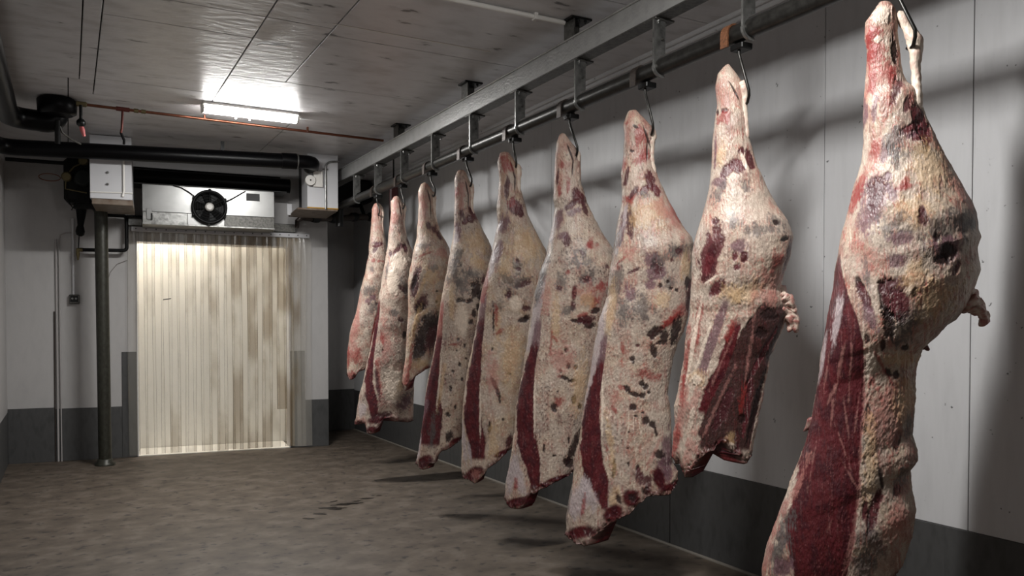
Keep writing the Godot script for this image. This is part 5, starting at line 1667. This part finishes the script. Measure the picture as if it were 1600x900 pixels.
func build_plant() -> void:
	var T := END_TURN
	# boxes at both ends of the pipework
	var lb := thing("white_box", "tall white sheet box beside the dark post, crossed by the black pipe", "box", END_AT, T)
	place("shell", box(pen(), Vector3(0.93, 2.645, 0.72), Vector3(0.325, 0.54, 0.46), 0.004), M.white_sheet, lb)
	place("base", box(pen(), Vector3(0.94, 2.352, 0.62), Vector3(0.32, 0.05, 0.64), 0.004), M.box_base, lb)
	place("seam", tube(pen(), [Vector3(0.77, 2.425, 0.955), Vector3(1.10, 2.435, 0.955)], 0.006, 8), M.white_plastic, lb)
	place("conduit", tube(pen(), [Vector3(1.03, 2.78, 0.958), Vector3(1.03, 2.45, 0.958), Vector3(1.02, 2.40, 0.958)], 0.010, 10), M.white_plastic, lb)
	for y in [2.50, 2.60]:
		place("screw", bolt(pen(), Vector3(0.905, y, 0.95), Vector3(0, 0, 1), 0.011), M.galvanised, lb)
	var rb := thing("white_box", "white sheet box with yellow lower edge beside the end of the beam", "box", END_AT, T)
	place("shell", box(pen(), Vector3(2.748, 2.665, 0.70), Vector3(0.292, 0.51, 0.34), 0.004), M.white_sheet, rb)
	place("yellow_strip", box(pen(), Vector3(2.748, 2.409, 0.862), Vector3(0.294, 0.012, 0.02), 0.002), M.yellow_edge, rb)
	place("base", box(pen(), Vector3(2.70, 2.395, 0.57), Vector3(0.38, 0.018, 0.60), 0.003), M.box_base, rb)
	place("rear_flange", box(pen(), Vector3(2.50, 2.44, 0.42), Vector3(0.05, 0.11, 0.02), 0.003), M.white_sheet, rb)
	place("rear_shell", box(pen(), Vector3(2.75, 2.66, 0.38), Vector3(0.26, 0.51, 0.28), 0.004), M.dark_steel, rb)
	var sw := thing("alarm_sounder", "round white sounder on the white box with the yellow edge", "alarm", end_point(2.625, 2.66, 0.872), T)
	place("backing_box", box(pen(), Vector3(0.075, 0.02, 0.014), Vector3(0.09, 0.15, 0.028), 0.004), M.white_plastic, sw)
	place("round_face", tube(pen(), [Vector3(0, 0, 0.0), Vector3(0, 0, 0.04), Vector3(0, 0, 0.05)], [0.046, 0.050, 0.046], 24), M.white_plastic, sw)
	place("centre_hole", disc(pen(), Vector3(0, 0, 0.0505), Vector3(0, 0, 1), 0.008, 0.003), M.black_rubber, sw)
	var cd := thing("conduit", "thin grey conduit running down the white box beside the round sounder", "conduit", END_AT, T)
	var pth := [Vector3(2.90, 2.862, 0.884), Vector3(2.83, 2.855, 0.884)]
	pth.append_array(bend(Vector3(2.83, 2.855, 0.884), Vector3(2.772, 2.84, 0.884), Vector3(2.772, 2.7, 0.884), 0.05))
	pth.append(Vector3(2.772, 2.40, 0.884))
	place("tube", tube(pen(), pth, 0.0095, 10), M.galvanised, cd)
	place("saddle", box(pen(), Vector3(2.772, 2.78, 0.878), Vector3(0.05, 0.014, 0.016), 0.002), M.galvanised, cd)
	# cooler above the doorway
	var ev := thing("air_cooler", "galvanised air cooler with a round black fan above the curtain", "cooler", END_AT, T)
	place("casing", box(pen(), Vector3(1.757, 2.425, 0.27), Vector3(1.18, 0.36, 0.34), 0.003), M.dull_sheet, ev)
	place("upper_panel", box(pen(), Vector3(1.757, 2.474, 0.445), Vector3(1.184, 0.25, 0.012), 0.002), M.bright_sheet, ev)
	place("lower_panel", box(pen(), Vector3(1.36, 2.294, 0.444), Vector3(0.386, 0.106, 0.010), 0.002), M.galvanised, ev)
	place("lower_panel", box(pen(), Vector3(1.72, 2.294, 0.441), Vector3(0.33, 0.106, 0.010), 0.002), M.bright_sheet, ev)
	place("lower_panel", box(pen(), Vector3(2.118, 2.294, 0.444), Vector3(0.462, 0.106, 0.010), 0.002), M.dull_sheet, ev)
	place("drip_tray", box(pen(), Vector3(1.757, 2.236, 0.28), Vector3(1.19, 0.014, 0.36), 0.002), M.galvanised, ev)
	place("latch", box(pen(), Vector3(1.225, 2.325, 0.455), Vector3(0.05, 0.10, 0.014), 0.002), M.bright_sheet, ev)
	place("latch_pin", tube(pen(), [Vector3(1.245, 2.33, 0.465), Vector3(1.245, 2.27, 0.470)], 0.008, 8), M.dark_steel, ev)
	place("rating_plate", box(pen(), Vector3(2.15, 2.535, 0.452), Vector3(0.125, 0.072, 0.003), 0.001), M.label_grey, ev)
	var fc := Vector3(1.748, 2.412, 0.45)
	var ring := pen()
	var rpts := []
	for k in 41:
		var a := TAU * k / 40.0
		rpts.append(fc + Vector3(cos(a) * 0.148, sin(a) * 0.148, 0.055))
	tube(ring, rpts, 0.014, 8, false)
	place("fan_ring", ring, M.black_rubber, ev)
	place("fan_drum", tube(pen(), [fc, fc + Vector3(0, 0, 0.05)], 0.146, 40, false), M.dark_steel, ev)
	place("fan_back", disc(pen(), fc + Vector3(0, 0, 0.005), Vector3(0, 0, 1), 0.146, 0.004, 40), M.black_rubber, ev)
	for k in 5:
		var a := TAU * k / 5.0 + 0.3
		var bl := PackedVector2Array([Vector2(-0.02, 0.03), Vector2(0.03, 0.03), Vector2(0.062, 0.125), Vector2(-0.03, 0.135)])
		place("fan_blade", prism(pen(), bl, 0.004, Transform3D(Basis(Vector3(0, 0, 1), a) * Basis(Vector3.UP, 0.45), fc + Vector3(0, 0, 0.028))), M.dark_steel, ev)
	for rr in [0.06, 0.085, 0.11, 0.132]:
		var pts := []
		for k in 33:
			var a := TAU * k / 32.0
			pts.append(fc + Vector3(cos(a) * rr, sin(a) * rr, 0.062))
		place("guard_ring", tube(pen(), pts, 0.0022, 6, false), M.black_rubber, ev)
	for k in 6:
		var a := TAU * k / 6.0 + 0.5
		place("guard_arm", tube(pen(), [fc + Vector3(cos(a) * 0.03, sin(a) * 0.03, 0.064), fc + Vector3(cos(a) * 0.16, sin(a) * 0.16, 0.058)], 0.004, 6), M.black_rubber, ev)
		place("guard_lug", box(pen(), fc + Vector3(cos(a) * 0.16, sin(a) * 0.16, 0.045), Vector3(0.026, 0.026, 0.03), 0.005), M.black_rubber, ev)
	place("fan_hub", tube(pen(), [fc + Vector3(0, 0, 0.02), fc + Vector3(0, 0, 0.066), fc + Vector3(0, 0, 0.078)], [0.040, 0.040, 0.026], 24), M.hub_white, ev)
	place("fan_cable", tube(pen(), [Vector3(1.43, 2.60, 0.455), Vector3(1.50, 2.585, 0.462), Vector3(1.57, 2.545, 0.47), Vector3(1.625, 2.50, 0.49)], 0.005, 8), M.black_rubber, ev)
	place("fan_cable", tube(pen(), [Vector3(2.08, 2.59, 0.455), Vector3(2.05, 2.57, 0.462), Vector3(1.96, 2.51, 0.47), Vector3(1.88, 2.465, 0.49)], 0.005, 8), M.black_rubber, ev)
	# black lagged pipes
	var p1 := thing("lagged_pipe", "thick black lagged pipe crossing in front of both white boxes", "pipe", END_AT, T)
	var run := [Vector3(0.10, 2.80, 1.6)]
	run.append_array(bend(Vector3(0.10, 2.80, 1.6), Vector3(0.10, 2.728, 1.08), Vector3(2.4, 2.80, 1.08), 0.16, 8))
	run.append(Vector3(2.40, 2.792, 1.08))
	place("lagging", duct(run, 0.066), M.lagging, p1)
	place("collar", tube(pen(), [Vector3(2.34, 2.790, 1.08), Vector3(2.47, 2.794, 1.08)], 0.072, 18), M.lagging, p1)
	var el := [Vector3(2.42, 2.793, 1.08)]
	el.append_array(bend(Vector3(2.42, 2.793, 1.08), Vector3(2.635, 2.797, 1.08), Vector3(2.635, 2.797, 0.87), 0.11, 8))
	el.append(Vector3(2.635, 2.797, 0.872))
	place("elbow", duct(el, 0.062), M.lagging, p1)
	place("end_ring", tube(pen(), [Vector3(2.635, 2.797, 0.872), Vector3(2.635, 2.797, 0.884)], 0.076, 24), M.galvanised, p1)
	place("band", tube(pen(), [Vector3(2.475, 2.794, 1.08), Vector3(2.485, 2.794, 1.08)], 0.0685, 18), M.galvanised, p1)
	place("strap_hanger", box(pen(), Vector3(1.83, 2.88, 1.08), Vector3(0.03, 0.09, 0.006), 0.001), M.dark_steel, p1)
	var p2 := thing("lagged_pipe", "thick black lagged pipe behind, over the top of the air cooler", "pipe", END_AT, T)
	place("lagging", duct([Vector3(0.80, 2.69, 0.30), Vector3(2.52, 2.69, 0.30)], 0.072), M.lagging, p2)
	place("upper_pipe", tube(pen(), [Vector3(0.03, 2.80, 0.12), Vector3(2.45, 2.79, 0.12)], 0.018, 12), M.black_rubber, p2)
	place("tray", box(pen(), Vector3(1.78, 2.615, 0.24), Vector3(1.4, 0.012, 0.3), 0.002), M.dark_steel, p2)
	var p3 := thing("lagged_pipe", "thick black lagged pipe turning up into the drum beneath the ceiling", "pipe")
	var rn := [Vector3(-0.36, 2.78, 0.5), Vector3(-0.36, 2.78, -5.0)]
	rn.append_array(bend(Vector3(-0.36, 2.78, -5.0), Vector3(-0.36, 2.775, -6.86), Vector3(0.0, 2.77, -6.86), 0.18, 8))
	rn.append_array(bend(Vector3(-0.36, 2.775, -6.86), Vector3(-0.05, 2.765, -6.86), Vector3(-0.05, 2.9, -6.86), 0.09, 8))
	rn.append(Vector3(-0.05, 2.86, -6.86))
	place("lagging", duct(rn, 0.075), M.lagging, p3)
	place("drum", tube(pen(), [Vector3(-0.05, 2.80, -6.74), Vector3(-0.05, 2.815, -6.74), Vector3(-0.05, 2.90, -6.74), Vector3(-0.05, 2.918, -6.74)], [0.10, 0.125, 0.13, 0.11], 28), M.lagging, p3)
	place("stub", tube(pen(), [Vector3(-0.05, 2.78, -6.80), Vector3(-0.05, 2.62, -6.86)], 0.02, 10), M.black_rubber, p3)
	place("cable", tube(pen(), [Vector3(-0.04, 2.75, -6.82), Vector3(-0.02, 2.70, -6.84), Vector3(0.04, 2.665, -6.9), Vector3(0.10, 2.66, -7.0)], 0.007, 8), M.dull_sheet, p3)
	# copper line along the ceiling
	var cp := thing("copper_pipe", "thin copper pipe running along the ceiling behind the glowing lamp", "pipe")
	var cz := -6.74
	place("tube", tube(pen(), [Vector3(0.10, CEIL - 0.03, -6.71), Vector3(2.42, CEIL - 0.03, -6.785)], 0.011, 12), M.copper, cp)
	place("tee", tube(pen(), [Vector3(0.33, CEIL - 0.03, -6.72), Vector3(0.42, CEIL - 0.03, -6.722)], 0.017, 12), M.red_pipe, cp)
	place("drop", tube(pen(), [Vector3(0.375, CEIL - 0.03, -6.72), Vector3(0.368, CEIL - 0.17, -6.73), Vector3(0.362, CEIL - 0.20, -6.74)], 0.009, 10), M.red_pipe, cp)
	place("drop_end", tube(pen(), [Vector3(0.362, CEIL - 0.20, -6.74), Vector3(0.385, CEIL - 0.245, -6.78), Vector3(0.385, CEIL - 0.27, -6.8)], 0.010, 10), M.black_rubber, cp)
	for x in [0.45, 0.50]:
		place("coupling", tube(pen(), [Vector3(x, CEIL - 0.03, -6.722), Vector3(x + 0.03, CEIL - 0.03, -6.723)], 0.016, 8), M.brass, cp)
	for x in [0.95, 1.75]:
		place("saddle", box(pen(), Vector3(x, CEIL - 0.018, -6.74), Vector3(0.014, 0.036, 0.03), 0.002), M.copper, cp)
	var va := thing("valve", "small brass valve with a pinkish cap hanging off the copper pipe", "valve")
	place("manifold", box(pen(), Vector3(0.07, CEIL - 0.03, -6.71), Vector3(0.14, 0.035, 0.03), 0.006), M.brass, va)
	place("stem", tube(pen(), [Vector3(0.10, CEIL - 0.04, -6.70), Vector3(0.10, CEIL - 0.15, -6.70)], 0.012, 10), M.dark_steel, va)
	place("body", tube(pen(), [Vector3(0.10, CEIL - 0.14, -6.70), Vector3(0.10, CEIL - 0.155, -6.70), Vector3(0.10, CEIL - 0.18, -6.70), Vector3(0.10, CEIL - 0.195, -6.70)], [0.018, 0.03, 0.03, 0.016], 12), M.green_black, va)
	place("cap", tube(pen(), [Vector3(0.102, CEIL - 0.19, -6.70), Vector3(0.108, CEIL - 0.215, -6.70), Vector3(0.12, CEIL - 0.26, -6.71)], [0.014, 0.018, 0.010], 10), M.pink_cap, va)
	# dark machine left of the tall box
	var mo := thing("control_unit", "dark motor unit with two brass discs beside the tall white box", "machine", END_AT, T)
	place("body", box(pen(), Vector3(0.64, 2.60, 0.30), Vector3(0.24, 0.40, 0.26), 0.03), M.black_rubber, mo)
	place("motor_end", tube(pen(), [Vector3(0.68, 2.62, 0.40), Vector3(0.68, 2.62, 0.47), Vector3(0.68, 2.62, 0.49)], [0.085, 0.085, 0.06], 24), M.green_black, mo)
	for p in [Vector3(0.685, 2.775, 0.44), Vector3(0.55, 2.62, 0.44)]:
		place("brass_disc", tube(pen(), [p, p + Vector3(0, 0, 0.03), p + Vector3(0, 0, 0.04)], [0.042, 0.044, 0.034], 20), M.brass, mo)
	place("link_tube", tube(pen(), [Vector3(0.66, 2.74, 0.47), Vector3(0.61, 2.71, 0.48), Vector3(0.575, 2.66, 0.48)], 0.006, 8), M.brass, mo)
	place("lower_tube", tube(pen(), [Vector3(0.545, 2.60, 0.47), Vector3(0.54, 2.51, 0.47), Vector3(0.60, 2.50, 0.47), Vector3(0.71, 2.485, 0.47)], 0.006, 8), M.brass, mo)
	place("cable", tube(pen(), [Vector3(0.535, 2.50, 0.44), Vector3(0.54, 2.44, 0.44), Vector3(0.585, 2.36, 0.42), Vector3(0.63, 2.33, 0.40), Vector3(0.58, 2.33, 0.41), Vector3(0.62, 2.40, 0.41)], 0.005, 8), M.black_rubber, mo)
	var lp := thing("wire_loop", "thin orange wire loop beside the brass discs", "wire", END_AT, T)
	var lpts := []
	for k in 25:
		var a := TAU * k / 24.0
		lpts.append(Vector3(0.41 + cos(a) * 0.085, 2.615 + sin(a) * 0.026, 0.40 + sin(a) * 0.04))
	lpts.append(Vector3(0.53, 2.62, 0.40))
	place("wire", tube(pen(), lpts, 0.0042, 8), M.copper, lp)
	var dp := thing("drain_pipe", "thin black drain pipe bent round behind the dark post", "pipe", END_AT, T)
	var dr := [Vector3(0.86, 2.335, 0.12)]
	dr.append_array(bend(Vector3(0.86, 2.335, 0.12), Vector3(1.02, 2.335, 0.12), Vector3(1.02, 2.0, 0.12), 0.035))
	dr.append_array(bend(Vector3(1.02, 2.335, 0.12), Vector3(1.02, 2.005, 0.12), Vector3(0.6, 2.0, 0.12), 0.035))
	dr.append(Vector3(0.64, 1.998, 0.12))
	place("tube", tube(pen(), dr, 0.017, 12), M.black_rubber, dp)
	place("inlet", tube(pen(), [Vector3(1.02, 2.33, 0.12), Vector3(1.18, 2.33, 0.12)], 0.015, 12), M.black_rubber, dp)
	place("tap", tube(pen(), [Vector3(0.645, 1.998, 0.12), Vector3(0.605, 1.998, 0.12), Vector3(0.605, 1.96, 0.12), Vector3(0.605, 1.90, 0.12)], [0.02, 0.022, 0.018, 0.007], 10), M.brass, dp)
	var bb := thing("hanging_bulb", "black bulb-ended sleeve hanging below the dark motor unit", "probe", END_AT, T)
	place("sleeve", tube(pen(), [Vector3(0.65, 2.44, 0.16), Vector3(0.64, 2.36, 0.16), Vector3(0.632, 2.22, 0.16), Vector3(0.63, 2.20, 0.16), Vector3(0.63, 2.165, 0.16), Vector3(0.63, 2.135, 0.16), Vector3(0.63, 2.12, 0.16)], [0.05, 0.045, 0.026, 0.034, 0.040, 0.034, 0.012], 14), M.black_rubber, bb)
	place("wire", tube(pen(), [Vector3(0.62, 2.14, 0.16), Vector3(0.61, 2.01, 0.125)], 0.005, 8), M.black_rubber, bb)
	place("support", box(pen(), Vector3(0.74, 2.395, 0.30), Vector3(0.30, 0.07, 0.10), 0.01), M.dark_steel, bb)
	# the post
	var po := thing("steel_post", "dark olive steel post standing beside the strip curtain", "post", end_point(0.83, 0, 0.40), T)
	place("shaft", tube(pen(), [Vector3(0, 0.03, 0), Vector3(-0.012, 2.33, 0)], 0.056, 24), M.post_paint, po)
	place("foot", tube(pen(), [Vector3.ZERO, Vector3(0, 0.018, 0), Vector3(0, 0.03, 0), Vector3(0, 0.055, 0), Vector3(0, 0.06, 0)], [0.088, 0.088, 0.066, 0.066, 0.055], 24), M.post_paint, po)
	place("head", box(pen(), Vector3(-0.01, 2.34, 0.0), Vector3(0.13, 0.02, 0.13), 0.004), M.dark_steel, po)
	# pipes in the recess
	var cr := thing("recess_pipe", "brown lagged pipe with swollen joints crossing the dark recess", "pipe")
	place("tube", tube(pen(), [end_point(2.62, 2.30, 0.09), end_point(2.625, 2.37, 0.09), end_point(2.67, 2.41, 0.09), end_point(2.78, 2.40, 0.09), end_point(2.97, 2.42, 0.06), Vector3(2.62, 2.44, -8.62), Vector3(2.78, 2.475, -8.75), Vector3(3.06, 2.495, -8.75)], [0.02, 0.026, 0.032, 0.03, 0.034, 0.034, 0.034, 0.034], 14), M.strap_steel, cr)
	for p in [[2.30, 2.405, -8.53, 0.045], [2.50, 2.425, -8.56, 0.058], [2.78, 2.475, -8.75, 0.05], [2.98, 2.49, -8.75, 0.05]]:
		place("joint", tube(pen(), [Vector3(p[0] - 0.05, p[1] - 0.01, p[2] + 0.02), Vector3(p[0] - 0.02, p[1], p[2]), Vector3(p[0] + 0.02, p[1] + 0.004, p[2]), Vector3(p[0] + 0.05, p[1] + 0.012, p[2])], [p[3] * 0.7, p[3], p[3], p[3] * 0.7], 14), M.dark_steel, cr)
	place("riser", tube(pen(), [Vector3(2.90, 2.49, -8.75), Vector3(2.90, 2.70, -8.95)], 0.02, 10), M.dark_steel, cr)
	place("dark_duct", box(pen(), Vector3(2.78, 2.79, -9.1), Vector3(0.5, 0.24, 0.5), 0.02), M.black_rubber, cr)
	var rs := thing("red_strip", "dark red upright strip behind the two farthest beef sides", "strip", Vector3(2.80, 0, -7.56))
	place("strip", box(pen(), Vector3(0, 2.33, 0), Vector3(0.09, 0.62, 0.05), 0.015), M.blood_red, rs)
	place("hanger_rod", tube(pen(), [Vector3(0, 2.62, 0), Vector3(0, CEIL, 0)], 0.008, 8), M.dark_steel, rs)

func build_small() -> void:
	var T := END_TURN
	var so := thing("wall_socket", "small grey socket box on the end wall under a thin conduit", "socket", END_AT, T)
	place("box", box(pen(), Vector3(0.563, 1.536, 0.024), Vector3(0.088, 0.088, 0.05), 0.006), M.dull_sheet, so)
	place("face", box(pen(), Vector3(0.563, 1.54, 0.050), Vector3(0.066, 0.06, 0.006), 0.002), M.dark_steel, so)
	for k in 2:
		place("outlet", disc(pen(), Vector3(0.548 + k * 0.03, 1.542, 0.054), Vector3(0, 0, 1), 0.009, 0.006, 12), M.galvanised, so)
	place("conduit", tube(pen(), [Vector3(0.555, 1.58, 0.016), Vector3(0.555, 2.30, 0.016)], 0.011, 10), M.white_sheet, so)
	var pp := thing("wall_pipe", "pair of thin painted pipes running down the end wall to the floor", "pipe", END_AT, T)
	place("tube", tube(pen(), [Vector3(0.388, 0.0, 0.010), Vector3(0.392, 1.42, 0.010)], 0.005, 8), M.strap_steel, pp)
	place("tube", tube(pen(), [Vector3(0.412, 0.0, 0.012), Vector3(0.412, 2.1, 0.012)], 0.009, 8), M.pipe_paint, pp)
	place("tube", tube(pen(), [Vector3(0.44, 0.0, 0.016), Vector3(0.438, 2.08, 0.016), Vector3(0.45, 2.14, 0.016), Vector3(0.50, 2.165, 0.016), Vector3(0.56, 2.17, 0.016)], 0.006, 8), M.pipe_paint, pp)
	var cw := thing("cable", "thin cable arching on the end wall between the post and the curtain", "cable", END_AT, T)
	place("wire", tube(pen(), [Vector3(0.84, 1.70, 0.008), Vector3(0.87, 1.80, 0.008), Vector3(0.93, 1.88, 0.008), Vector3(1.02, 1.92, 0.008)], 0.003, 6), M.sealant, cw)
	var wc := thing("white_conduit", "white conduit crossing the ceiling towards the beam", "conduit")
	place("tube", tube(pen(), [Vector3(-0.4, CEIL - 0.016, -3.72), Vector3(2.34, CEIL - 0.016, -3.72)], 0.0125, 12), M.white_plastic, wc)
	place("clip", box(pen(), Vector3(2.16, CEIL - 0.016, -3.72), Vector3(0.02, 0.036, 0.04), 0.003), M.white_plastic, wc)
	var fk := thing("paint_flake", "peeling white paint flake hanging from the ceiling near the lamp", "flake", Vector3(1.05, CEIL, -4.86))
	var fo := PackedVector2Array([Vector2(-0.07, -0.03), Vector2(-0.02, -0.035), Vector2(0.02, -0.01), Vector2(0.12, 0.015), Vector2(0.09, 0.035), Vector2(0.0, 0.02), Vector2(-0.05, 0.01)])
	place("curl", prism(pen(), fo, 0.003, Transform3D(Basis(Vector3.RIGHT, PI / 2 + 0.12), Vector3(0, -0.008, 0))), M.flake, fk)
	var sm := thing("ceiling_scratch", "pale scratch line across the ceiling board above the beam", "scratch", Vector3(0, CEIL, 0))
	place("line", box(pen(), Vector3(1.75, -0.0015, -4.36), Vector3(0.95, 0.003, 0.006), 0.0005), M.flake, sm)
